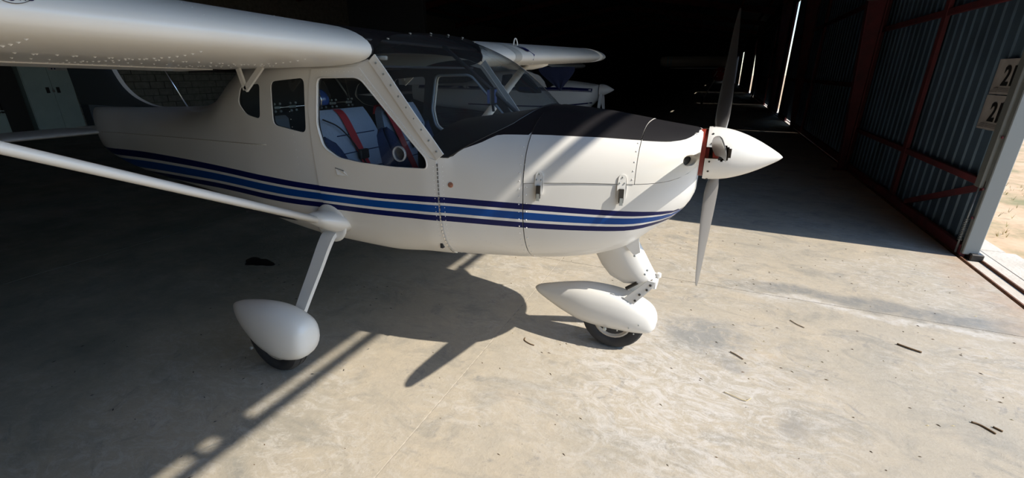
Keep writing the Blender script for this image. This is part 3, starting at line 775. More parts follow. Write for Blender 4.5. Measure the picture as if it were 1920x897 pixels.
f = [(i * (NV + 1) + j, (i + 1) * (NV + 1) + j, (i + 1) * (NV + 1) + j + 1, i * (NV + 1) + j + 1) for i in range(NU) for j in range(NV)]
wsc = obj('windscreen', v, f, WSGLASS, AC, True)
MB().tube([ws(u, 0, .002) for u in us], .004, 6).build('windscreen_seal', BLACK, AC, smooth=True)
# far and near bottom edge strips, and the central brace tubes inside
MB().tube([(-.98, YC + .02, 1.29), (-1.44, YC + .03, 1.64)], .011, 8).build('brace_tube', DARKIN, AC, smooth=True)
MB().tube([(-1.545, YC - .45, 1.568), (-1.46, YC - .45, 1.566)], .010, 8).build('sun_visor_rod', PALE, AC, smooth=True)

# ---------------- wing
def naca(c, m=.04, p=.4, t=.145):
    yt = 5 * t * (.2969 * math.sqrt(c) - .126 * c - .3516 * c * c + .2843 * c ** 3 - .1036 * c ** 4)
    yc = m / p ** 2 * (2 * p * c - c * c) if c < p else m / (1 - p) ** 2 * (1 - 2 * p + 2 * p * c - c * c)
    return yc, yt
CH = 1.32; XLE, ZLE = -1.46, 1.60
def wpt(c, up, d, thick=1., xle=None, chord=None, off=0.):
    yc, yt = naca(c); ch = chord or CH; h = (yc + (yt if up else -yt)) * thick
    return (xle if xle is not None else XLE) - c * ch, ZLE + .028 * max(0, d - .55) - c * .068 * ch + (h + off * (1 if up else -1)) * ch
def section(d, c0, c1, n=22, thick=1., xle=None, chord=None, sd=-1):
    cs = [c0 + (c1 - c0) * (.5 - .5 * math.cos(PI * k / n)) if c0 == 0 else c0 + (c1 - c0) * k / n for k in range(n + 1)]
    P = [(wpt(c, True, d, thick, xle, chord)) for c in reversed(cs)] + [(wpt(c, False, d, thick, xle, chord)) for c in (cs[1:] if c0 == 0 else cs)]
    return [(x, YC + sd * d, z) for x, z in P]
TIP = [(4.05, 1, 0, 1), (4.15, .95, .0, 1.0), (4.24, .82, .015, .985), (4.30, .62, .04, .96), (4.335, .38, .08, .92), (4.35, .12, .12, .87)]
for sd in (-1, 1):
    R = [section(d, 0, .77 if .62 < d < 4.0 else 1.0, sd=sd) for d in np.linspace(.548, .60, 2)]
    R = [section(d, 0, .77, sd=sd) for d in [.548] + list(np.arange(.7, 4.0, .15))]
    m = MB().rings(R)
    wing = autosmooth(m.build('wing', PAINT, AC), 40)
    R = [section(d, 0, 1.0, thick=th, xle=XLE - dx, chord=CH * ch, sd=sd) for d, th, dx, ch in [(4.0, 1, 0, 1)] + TIP]
    autosmooth(MB().rings(R).build('wing_tip', PAINT, wing), 40)
    for (a, b, nm, n_) in ((.60, 2.35, 'flap', 10), (2.37, 3.99, 'aileron', 10)):
        R = []
        for d in np.linspace(a, b, 6):
            s = section(d, .785, 1.0, n=8, sd=sd); R.append([(x, y, z - .004) for x, y, z in s])
        fl = autosmooth(MB().rings(R).build(nm, PAINT, wing), 40)
    # root rib: the dark end plate of the wing seen through the glass
    R = [section(d, 0, 1.0, sd=sd) for d in (.535, .547)]
    MB().rings(R).build('root_rib', ANTIGLARE, AC)
    # grey tape wrapped round the leading edge
    for (dd, w_) in ((1.10, .13),):
        v, f = [], []
        cs = [(c, True) for c in (.17, .12, .08, .05, .025, .01, .003, 0)] + [(c, False) for c in (.003, .01, .025, .05, .09, .13, .2)]
        for c, up in cs:
            for d in (dd, dd + w_):
                x, z = wpt(c, up, d, off=.0016); v.append((x + (.0018 if c < .02 else 0), YC + sd * d, z))
        for i in range(len(cs) - 1): f.append((2 * i, 2 * i + 1, 2 * i + 3, 2 * i + 2))
        if sd == 1: obj('tape_band', v, f, TAPE, wing, True)
    # fuel vent hoop
    x, z = wpt(.12, True, 1.46); P = [(x, YC + sd * (1.46 + .04 * math.cos(t) * 1), z - .005 + .055 * math.sin(t)) for t in np.linspace(0, PI, 12)]
    MB().tube(P, .006, 6).build('fuel_vent', PAINT, wing, smooth=True)
    # flap bracket under the wing root
    fr = MB(); xr, zr = wpt(.80, False, .72); 
    for p, q in (((-2.215, .66, 1.52), (-2.19, .66, 1.420)), ((-2.045, .66, 1.53), (-2.19, .66, 1.420))):
        bar((p[0], YC + sd * p[1], p[2]), (q[0], YC + sd * q[1], q[2]), .026, .012, m=fr, up=(0, 1, 0))
    fr.build('flap_bracket', PAINT, wing)
    for dd in (1.45, 2.3):
        fr = MB(); 
        for p, q in (((xr + .07, dd, zr + .03), (xr, dd, zr - .04)), ((xr - .15, dd, zr + .03), (xr, dd, zr - .04))):
            bar((p[0], YC + sd * p[1], p[2] + .028 * (dd - .7)), (q[0], YC + sd * q[1], q[2] + .028 * (dd - .7)), .022, .010, m=fr, up=(0, 1, 0))
        fr.build('flap_bracket', PAINT, wing)
    # strut, its fairings and the wing fitting
    A = Vector((-1.885, YC + sd * .60, .745)); B = Vector((-1.85, YC + sd * 2.32, 1.605))
    n = 14; R = []
    dv = (B - A).normalized(); ch = Vector((1, 0, 0)); ch = (ch - dv * ch.dot(dv)).normalized(); th = dv.cross(ch)
    for p in (A, A.lerp(B, .5), B):
        q = []
        for k in range(20):
            a = 2 * PI * k / 20; cx = math.cos(a); w_ = .018 * math.sin(a) * (1 + .35 * cx) ; q.append(p + ch * cx * .046 + th * w_)
        R.append(q)
    st = MB().rings(R).build('wing_strut', PAINT, AC, smooth=True)
    v = MB(); R = []
    for s_, w_, l_ in ((0, 1, 1), (.25, .97, .95), (.5, .86, .82), (.75, .66, .68), (1.0, .40, .52)):
        c = Vector((-1.88, YC + sd * .51, .715)).lerp(A + dv * .06, s_); R.append([c + Vector((math.cos(a) * .125 * l_ + .01 * (1 - s_), 0, math.sin(a) * .062 * w_ + 0)) for a in [2 * PI * k / 24 for k in range(24)]])
    v.rings(R).build('strut_root_fairing', PAINT, AC, smooth=True)
    MB().lathe((-1.875, YC + sd * .535, .715), (0, sd, 0), [(0, .01), (0, .11), (.008, .108), (.010, .09)], 28).build('fairing_rim', PAINT, AC, smooth=True)
    tf = []
    for x, w_, h_ in ((-1.62, .01, .004), (-1.68, .035, .02), (-1.78, .055, .035), (-1.9, .06, .04), (-2.02, .045, .03), (-2.12, .02, .012)):
        zz = wpt((XLE - x) / CH, False, 2.3)[1]; tf.append([(x, YC + sd * 2.3 + w_ * 1.2 * math.cos(a), zz + .01 + min(0, math.sin(a)) * (h_ + .02)) for a in [2 * PI * k / 12 for k in range(12)]])
    MB().rings(tf).build('strut_top_fairing', PAINT, st, smooth=True)

# small blue emblem on the leading edge of the far wing (a running bird-like flash)
def emblem(dc, sd, parent):
    m = MB(); 
    def q(P):
        v = []
        for (a, b) in P:
            a, b = a * 1.25, b * 1.2; d = dc + a; s = .075 - b; up = s > .035
            c = max(0.001, ((s - .035) / .5)) ** 1.3 if up else max(.001, (.035 - s) / .4) ** 1.3
            x, z = wpt(c, up, d, off=.004); v.append((x + .006, YC + sd * d, z))
        m.add(v, [tuple(range(len(v)))])
    q([(-.09, -.045), (-.085, -.05), (-.01, -.012), (-.015, -.004)]); q([(-.03, .01), (-.02, -.015), (.03, -.01), (.035, .008), (.0, .018)])
    q([(.02, .0), (.03, -.012), (.075, .03), (.07, .042)]); q([(-.05, -.012), (-.045, -.02), (.0, .0), (-.01, .01)]); q([(0, -.01), (.01, -.035), (.016, -.033), (.02, -.008)])
    return m.build('blue_emblem', NAVY, parent)
wings = [o for o in AC.children if o.name.startswith('wing') and 'strut' not in o.name]
emblem(1.40, 1, wings[-1])
# black cabin roof between the wing roots, same section
R = [section(d, 0, 1.0, sd=-1) for d in (-.53, -.3, 0, .3, .53)]
def roofsec(d):
    P = []
    for k in range(24):
        c = .02 + .98 * (.5 - .5 * math.cos(PI * (23 - k) / 23)); x, z = wpt(c, True, .5); P.append((x + .0, YC + d, z + .004))
    return P
rv = [roofsec(d) for d in np.linspace(-.55, .55, 9)]
top = [p for r in rv for p in r]; low = [(x, y, z - .012) for x, y, z in top]; n1 = 24; nb = len(top)
f = []
for i in range(8):
    for j in range(23):
        a = i * n1 + j; f.append((a, a + 1, a + n1 + 1, a + n1)); f.append((nb + a, nb + a + n1, nb + a + n1 + 1, nb + a + 1))
for j in range(23): f += [(j, nb + j, nb + j + 1, j + 1), (8 * n1 + j, 8 * n1 + j + 1, nb + 8 * n1 + j + 1, nb + 8 * n1 + j)]
for i in range(8): f += [(i * n1, (i + 1) * n1, nb + (i + 1) * n1, nb + i * n1), (i * n1 + 23, nb + i * n1 + 23, nb + (i + 1) * n1 + 23, (i + 1) * n1 + 23)]
rf = obj('cabin_roof', top + low, f, ANTIGLARE, AC, True)
# roof front fillet joining glass top to roof
v = []
for u in us:
    p = ws(u, 1); d_ = p[1] - YC; v += [tuple(p + np.array((.0, 0, .003))), (p[0] - .10, p[1], max(wpt((XLE - (p[0] - .10)) / CH + .02, True, .5)[1], p[2]) if abs(d_) < .53 else p[2] + .03)]
f = [(2 * i, 2 * i + 2, 2 * i + 3, 2 * i + 1) for i in range(NU)]
ff = obj('roof_front_strip', v, f, ANTIGLARE, AC, True)
for u in (-.86, -.6, -.3, 0, .3, .62, .88):
    p = ws(u, .985); MB().lathe(tuple(p + np.array((0, 0, .003))), (.35, 0, .9), [(0, .007), (.004, .007), (.006, .003)], 8).build('screw', STEEL, ff)
# ceiling of the cabin, and rear bulkhead, floor
MB().box((-2.72, YC - .52, 1.525), (-1.52, YC + .52, 1.535)).build('cabin_ceiling', DARKIN, AC)
bk = [(-2.70, YC + s * min(abs(spt(-2.7, t)[1] - YC) - .015, .46), spt(-2.7, t)[2]) for s, tt in ((-1, np.linspace(-.8, .8, 8)), (1, np.linspace(.8, -.8, 8))) for t in tt]
obj('rear_bulkhead', bk, [tuple(range(16))], DARKIN, AC)
MB().box((-2.68, YC - .46, .66), (-1.2, YC + .46, .675)).build('cabin_floor', DARKIN, AC)
MB().box((-1.19, YC - .50, .66), (-1.175, YC + .50, 1.12)).build('firewall', DARKIN, AC)
# dashboard
v = []; dd = [p for p in us]
for u in us:
    p = ws(u, 0, -.01); d_ = (p[1] - YC) * .97; v += [(p[0] - .012, YC + d_, p[2] - .006), (min(p[0] - .02, -1.28), YC + d_ * .97, 1.145 + .115 * (1 - (d_ / .53) ** 2)), (min(p[0] - .02, -1.29), YC + d_ * .96, .92)]
f = [(3 * i + k, 3 * i + 3 + k, 3 * i + 4 + k, 3 * i + 1 + k) for i in range(NU) for k in (0, 1)]
dash = obj('dashboard', v, f, BLACK, AC, True)
autosmooth(dash, 40)
for k, (y, z) in enumerate(((-.3, 1.12), (-.19, 1.14), (-.08, 1.16), (.05, 1.16), (.17, 1.14), (.29, 1.12))):
    MB().lathe((-1.291, YC + y, z - .04), (-1, 0, 0), [(0, .04), (.008, .04), (.008, .034), (.003, .033)], 20).build('dial', STEEL, dash)
# phone in a mount on the dashboard
ph = MB().bbox((-1.135, YC - .045, 1.335), (-1.115, YC + .035, 1.425), .004).build('phone_mount', BLACK, AC)
M_ = mat('lit_screen', (.02, .04, .1), .2, emit=((.10, .16, .42), .1))
s_ = MB().box((-1.114, YC + .0, 1.345), (-1.1135, YC + .03, 1.415)).build('screen', M_, ph)
MB().box((-1.135, YC - .047, 1.345), (-1.12, YC - .0455, 1.415)).build('side_buttons', M_, ph)
MB().tube([(-1.125, YC, 1.34), (-1.12, YC, 1.30)], .008, 8).build('stalk', BLACK, ph)

# seats
def seat(yc, nm):
    tilt = Matrix.Translation((-1.80, yc, .86)) @ Matrix.Rotation(math.radians(-20), 4, 'Y')
    def pad(w0, w1, z0, z1, x0, x1, puff, n=10, m=10, taper=0.):
        v = []; f = []
        for i in range(n + 1):
            for j in range(m + 1):
                a, b = i / n * 2 - 1, j / m; e = (1 - abs(a) ** 4) * (1 - abs(2 * b - 1) ** 6)
                w = (w0 + (w1 - w0) * (i / n)); w *= 1 - taper * b ** 4
                v.append(tilt @ Vector((x0 + (x1 - x0) + puff * max(0, e), w, z0 + (z1 - z0) * b)))
        k = len(v)
        for i in range(n + 1):
            for j in range(m + 1):
                b = j / m; w = (w0 + (w1 - w0) * (i / n)) * (1 - taper * b ** 4); v.append(tilt @ Vector((x0, w, z0 + (z1 - z0) * b)))
        for i in range(n):
            for j in range(m):
                a = i * (m + 1) + j; f.append((a, a + m + 1, a + m + 2, a + 1)); f.append((k + a, k + a + 1, k + a + m + 2, k + a + m + 1))
        for i in range(n):
            for j in (0, m): a = i * (m + 1) + j; b = a + m + 1; f.append((a, b, k + b, k + a) if j else (a, k + a, k + b, b))
        for j in range(m):
            for i in (0, n): a = i * (m + 1) + j; b = a + 1; f.append((a, b, k + b, k + a) if i == 0 else (a, k + a, k + b, b))
        return v, f
    v, f = pad(-.235, .235, .0, .475, -.05, .01, .03, 14, 14, .28)
    sb = obj('seat_backrest', v, f, SEATG, AC, True); autosmooth(sb, 60)
    for s in (-1, 1):
        v = []; R = []
        for k in range(9):
            b = k / 8; z = .0 + .33 * b; w = .075 * math.sqrt(max(0, 1 - b ** 2.5)) + .002
            R.append([tilt @ Vector((.018 + .045 * math.sin(a) * (1 - .5 * b), s * (.235 - w * .75 + w * math.cos(a)), z)) for a in [2 * PI * q / 12 for q in range(12)]])
        MB().rings(R).build('side_bolster', SEATN, sb, smooth=True)
    for z in (.12, .22, .32):
        MB().tube([tilt @ Vector((.041, -.15, z)), tilt @ Vector((.045, 0, z)), tilt @ Vector((.041, .15, z))], .003, 5).build('seam', SEATN, sb)
    c = MB().bbox((-1.80, yc - .235, .80), (-1.36, yc + .235, .90), .03).build('seat_cushion', SEATN, AC); autosmooth(c, 50)
    # harness
    for s, y0, y1 in ((-1, -.05, -.02) if nm == 'near' else (-1, -.17, -.13),):
        P = [tilt @ Vector((-.06, y0, .44)), tilt @ Vector((-.02, y0, .485)), tilt @ Vector((.035, y0, .44)), tilt @ Vector((.052, (y0 * .7 + y1 * .3), .30)), tilt @ Vector((.056, (y0 * .4 + y1 * .6), .17)), tilt @ Vector((.060, y1, .03))] if s == -1 else \
            [tilt @ Vector((-.06, y0 * .2, .44)), tilt @ Vector((-.02, y0 * .2, .487)), tilt @ Vector((.036, -.0, .44)), tilt @ Vector((.055, -.03, .28)), tilt @ Vector((.06, -.07, .16)), tilt @ Vector((.066, -.10, .05))]
        P = catmull([tuple(p) for p in P], 5); m = MB(); R = []
        for p in P: R.append([(p[0] + o, p[1] + w, p[2]) for o, w in ((0, -.027), (.003, -.027), (.003, .027), (0, .027))])
        m.rings(R).build('harness_strap', BELT, sb)
    p = tilt @ Vector((.066, -.035, .20)); MB().bbox((p.x - .01, p.y - .035, p.z - .03), (p.x + .016, p.y + .035, p.z + .025), .006).build('harness_buckle', BLACK, sb)
    P = [tilt @ Vector((.036, -.2, .42)), tilt @ Vector((.06, -.13, .36)), tilt @ Vector((.06, -.06, .24)), tilt @ Vector((.07, -.03, .06))]
    MB().tube(catmull([tuple(q) for q in P], 5), .004, 5).build('headset_cable', BLACK, sb)
seat(YC - .26, 'near'); seat(YC + .25, 'far')
# control tube with bolted joints behind the seats
ct = MB().tube([(-2.5, YC - .30, 1.296), (-2.5, YC + .44, 1.300)], .009, 10).build('control_tube', CHROME, AC, smooth=True)
for y in (-.25, -.13, .12, .22, .38):
    m = MB(); 
    for dx in (-.02, .02):
        for dz in (-.022, .022): m.lathe((-2.5 + dx * 0 + .012, YC + y + dx, 1.298 + dz), (1, 0, 0), [(0, .008), (.008, .008), (.01, .004)], 8)
    m.bbox((-2.512, YC + y - .028, 1.289), (-2.49, YC + y + .028, 1.307), .003, 0)
    m.build('tube_joint', STEEL, ct)
MB().tube([(-2.6, YC + .36, 1.50), (-2.52, YC + .42, 1.315)], .007, 8).build('diagonal_tube', STEEL, AC, smooth=True)
MB().tube([(-2.55, YC + .41, 1.50), (-2.5, YC + .42, 1.18)], .008, 8).build('upright_tube', DARKMETAL, AC, smooth=True)
# blue helmet on the seat back
hl = thing('flying_helmet', 'blue flying helmet resting on the backrest of the near seat', 'helmet', (-2.02, YC - .36, 1.30))
R = []
for k in range(11):
    a = PI * .02 + (PI * .62) * k / 10; R.append([(-2.03 + .066 * math.sin(a) * math.cos(b), YC - .36 + .058 * math.sin(a) * math.sin(b), 1.36 + .062 * math.cos(a)) for b in [2 * PI * q / 24 for q in range(24)]])
MB().rings(R).build('shell', HELM, hl, smooth=True)
MB().tube([(-2.03 + .064 * math.cos(t), YC - .395, 1.36 + .064 * math.sin(t)) for t in np.linspace(-.9, 1.9, 14)], .004, 6).build('visor_rim', CHROME, hl, smooth=True)
MB().lathe((-2.01, YC - .425, 1.345), (0, 1, 0), [(0, .02), (.02, .026), (.03, .026)], 16).build('ear_cup', BLACK, hl, smooth=True)
mp_ = MB().bbox((-2.62, YC - .40, 1.10), (-2.56, YC - .10, 1.24), .02).build('map_bag', mat('grey_bag', (.30, .31, .33), .8)); tag(mp_, 'crumpled grey bag lying behind the seats near the rear side window', 'bag')

for sd in (-1, 1): MB().tube([sp(x, tz(x, 1.117 + (x + 2.306) * .037), sd, .0) for x in np.linspace(-4.84, -2.31, 30)], .003, 5).build('pale_side_line', PALE, AC, smooth=True)  # thin pale raised line along both rear fuselage sides
# ---------------- engine cowling
XC = -.7455; XSEAM = -.272
def seam_z(x): return curve_seam(x)
curve_seam = curve([(-.76, 1.035), (-.6, 1.045), (-.45, 1.052), (-.27, 1.054), (-.17, 1.062), (-.09, 1.085), (-.036, 1.125)])
g = .0012
up1 = xz([(XC + .004, curve_seam(XC) + g)] + [(x, curve_seam(x) + g) for x in np.linspace(XC + .03, XSEAM - .003, 12)] + [('t', XSEAM - .003, 1), ('t', XC + .004, 1)], True, .03)
up2 = xz([(x, curve_seam(x) + g) for x in np.linspace(XSEAM, -.037, 10)] + [('t', -.037, 1), ('t', XSEAM, 1)], True, .025)
lo = xz([('t', XC + .004, -1), ('t', -.037, -1)] + [(x, curve_seam(x) - g) for x in np.linspace(-.037, XC + .004, 22)], True, .025)
bl_ = lambda a, b: xz([(x, BLK(x)) for x in np.linspace(a, b, max(3, int((b - a) / .03)))], False, .05)
SCOOP = [(-.078 + .020 * math.cos(a) , 1.150 + .021 * math.sin(a)) for a in np.linspace(0, 2 * PI, 16)[:-1]]
patch('upper_cowling', up1, PM, AC, lines=[bl_(XC + .006, XSEAM - .005)], cls=cls_body, off=.004, rim=.006, dx=.03, dt=.04)
patch('nose_cowling', up2, PM, AC, holes=[xz(SCOOP, True, .02)], lines=[bl_(XSEAM + .002, -.045)], cls=cls_body, off=.002, rim=.012, dx=.015, dt=.03)
patch('lower_cowling', lo, PM, AC, lines=stripe_lines(XC - .002, -.045), cls=cls_body, off=.0005, rim=.008, dx=.02, dt=.035)
# nose face with the dark opening behind the spinner
NF = []
for t in np.linspace(-1, 1, 24): NF.append(spt(-.036, t, -1))
for t in np.linspace(1, -1, 24)[1:-1]: NF.append(spt(-.036, t, 1))
R = [NF, [np.array([-.034, YC + (p[1] - YC) * .93, 1.11 + (p[2] - 1.11) * .93]) for p in NF], [np.array([-.035, YC + (p[1] - YC) * .72, 1.13 + (p[2] - 1.13) * .78]) for p in NF], [np.array([-.06, YC + (p[1] - YC) * .7, 1.13 + (p[2] - 1.13) * .74]) for p in NF]]
nf = MB().rings([[tuple(p) for p in r] for r in R], cap=False).build('nose_ring', PAINT, AC, smooth=True)
MB().rings([[tuple(p) for p in R[3]], [(-.07, p[1], p[2]) for p in R[3]]]).build('intake_back', BLACK, AC)
# cheek air scoops
for sd in (-1, 1):
    c = sp(-.078, tz(-.078, 1.15), sd, -.012); n = Vector(nrm(-.078, tz(-.078, 1.15), sd))
    MB().lathe(c, n, [(0, .023), (.001, .001)], 18).build('scoop_opening', BLACK, AC)
    P = [sp(x, tz(x, z), sd, .004 + (.012 if x > -.075 else 0)) for x, z in SCOOP]; Q = [sp(-.078 + (x + .078) * 1.9 + .004, tz(-.078 + (x + .078) * 1.5, 1.15 + (z - 1.15) * 1.35), sd, .001) for x, z in SCOOP]
    Z_ = [sp(-.078 + (x + .078) * .9, tz(-.078, 1.15 + (z - 1.15) * .9), sd, -.01) for x, z in SCOOP]
    MB().rings([[tuple(p) for p in Z_], [tuple(p) for p in P], [tuple(p) for p in Q]], cap=False).build('scoop_lip', PAINT, AC, smooth=True)
# cowling latches
for (x, z0, z1) in ((-.672, 1.092, .972), (-.323, 1.095, .972)):
    for sd in (-1, 1):
        m = MB(); out = []
        for k in range(9): a = PI * k / 8; out.append((x + .016 * math.cos(a), z0 - .016 + .016 * math.sin(a)))
        out += [(x - .019, z0 - .055), (x - .017, z1 + .02), (x + .017, z1 + .02), (x + .019, z0 - .055)]
        v = [sp(a, tz(a, b), sd, o) for o in (.002, .009) for a, b in out]; n_ = len(out)
        m.add(v, [tuple(range(n_, 2 * n_))] + [(i, (i + 1) % n_, n_ + (i + 1) % n_, n_ + i) for i in range(n_)])
        la = m.build('cowling_latch', PAINT, AC)
        v = [sp(a, tz(a, b), sd, o) for o in (.009, .022) for a, b in ((x - .009, z0 - .060), (x + .009, z0 - .060), (x + .009, z1 + .004), (x - .009, z1 + .004))]
        obj('latch_lever', v, [(4, 5, 6, 7), (0, 1, 5, 4), (1, 2, 6, 5), (2, 3, 7, 6), (3, 0, 4, 7)], DARKMETAL, la)
        v = [sp(a, tz(a, b), sd, o) for o in (.020, .026) for a, b in ((x - .006, z1 + .025), (x + .006, z1 + .025), (x + .007, z1 - .006), (x - .007, z1 - .006))]
        obj('latch_hook', v, [(4, 5, 6, 7), (0, 1, 5, 4), (1, 2, 6, 5), (2, 3, 7, 6), (3, 0, 4, 7)], STEEL, la)
        for a, b in ((x, z0 - .012), (x - .010, z0 - .036), (x + .010, z0 - .036)):
            MB().lathe(sp(a, tz(a, b), sd, .009), nrm(a, tz(a, b), sd), [(0, .0035), (.002, .0035), (.003, .001)], 6).build('latch_rivet', STEEL, la)
# fuel drain disc on the side
c = sp(-1.091, tz(-1.091, 1.006), -1, .0); n = nrm(-1.091, tz(-1.091, 1.006), -1)
dsc = MB().lathe(c, n, [(0, .013), (.003, .013), (.004, .009), (.0025, .008), (.003, .004), (.005, .003)], 20).build('static_port', mat('copper_disc', (.45, .22, .15), .4, .6), AC)
# door hinge along the firewall line (dashed steel)
for k in range(26):
    z = .985 + .0 - .0; z = 1.105 - k * .0195
    if z < .62: break
    x = -1.150; v = [sp(a, tz(a, b), -1, o) for o in (.004, .0095) for a, b in ((x - .0025, z), (x + .0025, z), (x + .0025, z - .014), (x - .0025, z - .014))]
    obj('hinge_knuckle', v, [(4, 5, 6, 7), (0, 1, 5, 4), (1, 2, 6, 5), (2, 3, 7, 6), (3, 0, 4, 7)], CHROME, AC)
# rivets: one joined part (hundreds)
rv_ = MB()
def rivet(p, n, r=.0045):
    p, n = Vector(p), Vector(n); t = n.orthogonal().normalized(); b = n.cross(t); v = [p + (t * math.cos(a) + b * math.sin(a)) * r for a in [PI / 3 * k for k in range(6)]] + [p + n * r * .7]
    rv_.add(v, [(k, (k + 1) % 6, 6) for k in range(6)])
def rv(x, z, off=.001, sd=-1, r=.0032): t = tz(x, z); rivet(sp(x, t, sd, off), nrm(x, t, sd), r)
for sd in (-1, 1):
    for k in range(24):
        z = 1.09 - k * .022; rv(-1.128, z, sd=sd, r=.0024); rv(-1.172, z, .0055, sd, .0024)
    for k in range(17):
        z = 1.19 - k * .036
        if z > .62: rv(-.762, z, sd=sd)
    for z in (1.02, .985, .945, .905, .865, .825, .77, .72, .68, .645): rv(-.728, z, sd=sd, r=.004)
    for z in (1.215, 1.185, 1.145, 1.11, 1.075): rv(XSEAM - .012, z, .005, sd, .0038)
    for k in range(16): rv(-1.13 + k * .024, .80 - k * .009, sd=sd, r=.0022)
    for k in range(20): a = k / 19; rv(-1.215 - .32 * a, 1.155 + .335 * a, .0055, sd, .0022)
    for k in range(9): rv(-1.58 - .028 * k, 1.505, .0055, sd, .0022)
    for k in range(60): rv(-2.31 - k * .042, 1.110 - .037 * k * .042, sd=sd, r=.0025)
    for k in range(10): rv(-2.05, .95 + k * .04, sd=sd, r=.0025)
    for dd in np.arange(.72, 4.0, .022 * 2.2):   # wing underside, spanwise
        for c_ in (.33, .345, .55, .745):
            if c_ == .345 and int(dd * 100) % 2: continue
            x, z = wpt(c_, False, dd); rivet((x, YC + sd * dd, z + .0005), (0, 0, -1), .006)
    for dd in np.arange(.85, 4.0, .42):
        for c_ in np.arange(.07, .75, .032):
            x, z = wpt(c_, False, dd); rivet((x, YC + sd * dd, z + .0005), (.0, 0, -1), .006)
        for c_ in np.arange(.03, .3, .035):
            x, z = wpt(c_, True, dd); rivet((x, YC + sd * dd, z - .0003), (.4, 0, .9), .003)
r_ = rv_.build('rivets', RIVET, AC); r_['kind'] = 'stuff'
# oval badge on the near wing's leading edge
bp_ = []
m = MB(); dc = 1.712; zc = 0
def wsurf(dd, s):
    """point on the upper front of the near wing; s = distance up and back from the nose"""
    c = (max(s, .0) / .42) ** 1.6; x, z = wpt(c, True, dd, off=.0016); return (x + .001, YC - dd, z)
N = 40; vi, vo = [], []
for k in range(N):
    a = 2 * PI * k / N; vi.append(wsurf(dc + .0355 * math.cos(a), .030 + .0212 * math.sin(a) - .25 * .0355 * math.cos(a))); vo.append(wsurf(dc + .037 * math.cos(a), .030 + .0222 * math.sin(a) - .25 * .037 * math.cos(a)))
m.add(vi + vo, [(k, (k + 1) % N, N + (k + 1) % N, N + k) for k in range(N)])
near_wing = wings[0]
bd_ = m.build('oval_badge', DARKMETAL, near_wing)
c_ = bpy.data.curves.new('badge_letters', 'FONT'); c_.body = 'OVIO'; c_.size = .021; c_.align_x = 'CENTER'; c_.align_y = 'CENTER'; c_.extrude = .0004; c_.materials.append(NAVY)
tmp = bpy.data.objects.new('tmp', c_); COL.objects.link(tmp); dg = bpy.context.evaluated_depsgraph_get(); dg.update(); me_ = tmp.to_mesh()
tv_ = [tuple(v_.co) for v_ in me_.vertices]; tf_ = [tuple(p.vertices) for p in me_.polygons]; tmp.to_mesh_clear(); bpy.data.objects.remove(tmp)
obj('badge_letters', [wsurf(dc - x - .004, .0195 + y + .13 * x) for x, y, z in tv_], tf_, NAVY, bd_)

# ---------------- tail
def foil(name, P0, P1, c0, c1, t0, t1, parent, m=PAINT, vert=False, swept=True):
    R = []
    for s in np.linspace(0, 1, 5):
        b = Vector(P0).lerp(Vector(P1), s); c = c0 + (c1 - c0) * s; t = t0 + (t1 - t0) * s; q = []
        for k in range(20):
            a = 2 * PI * k / 20; xx = (.5 - .5 * math.cos(a)); h = math.sin(a) * t * (1 - xx * .75)
            q.append((b.x - xx * c, b.y + (h if vert else 0), b.z + (0 if vert else h)))
        R.append(q)
    return autosmooth(MB().rings(R).build(name, m, parent), 50)
stb = foil('stabilator', (-4.92, YC - .06, 1.01), (-4.92, YC - 1.45, 1.01), .72, .66, .032, .028, AC)
foil('stabilator', (-4.92, YC + .06, 1.01), (-4.92, YC + 1.45, 1.01), .72, .66, .032, .028, AC)
# fin with its long curved dorsal fillet
fp = catmull([(-3.95, 1.235), (-4.20, 1.262), (-4.42, 1.345), (-4.56, 1.50), (-4.70, 1.85), (-4.84, 2.28)], 6)
R = []
for (x, z) in fp:
    xe = -5.28 - (z - 1.2) * .10; th = .030 if z > 1.3 else .03
    R.append([(x, YC, z), (x - .035, YC - th * .55, z), (x - .12, YC - th, z), (xe * .5 + x * .5, YC - th * .8, z), (xe, YC - .006, z), (xe, YC + .006, z), (xe * .5 + x * .5, YC + th * .8, z), (x - .12, YC + th, z), (x - .035, YC + th * .55, z)])
fm = MB().rings(R)
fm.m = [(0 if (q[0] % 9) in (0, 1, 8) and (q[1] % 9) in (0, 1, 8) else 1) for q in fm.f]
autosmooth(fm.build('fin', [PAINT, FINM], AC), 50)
MB().tube([(-3.765, YC, 1.25), (-3.97, YC, 1.56), (-4.05, YC, 1.72)], .006, 6).build('aerial', CHROME, AC, smooth=True)

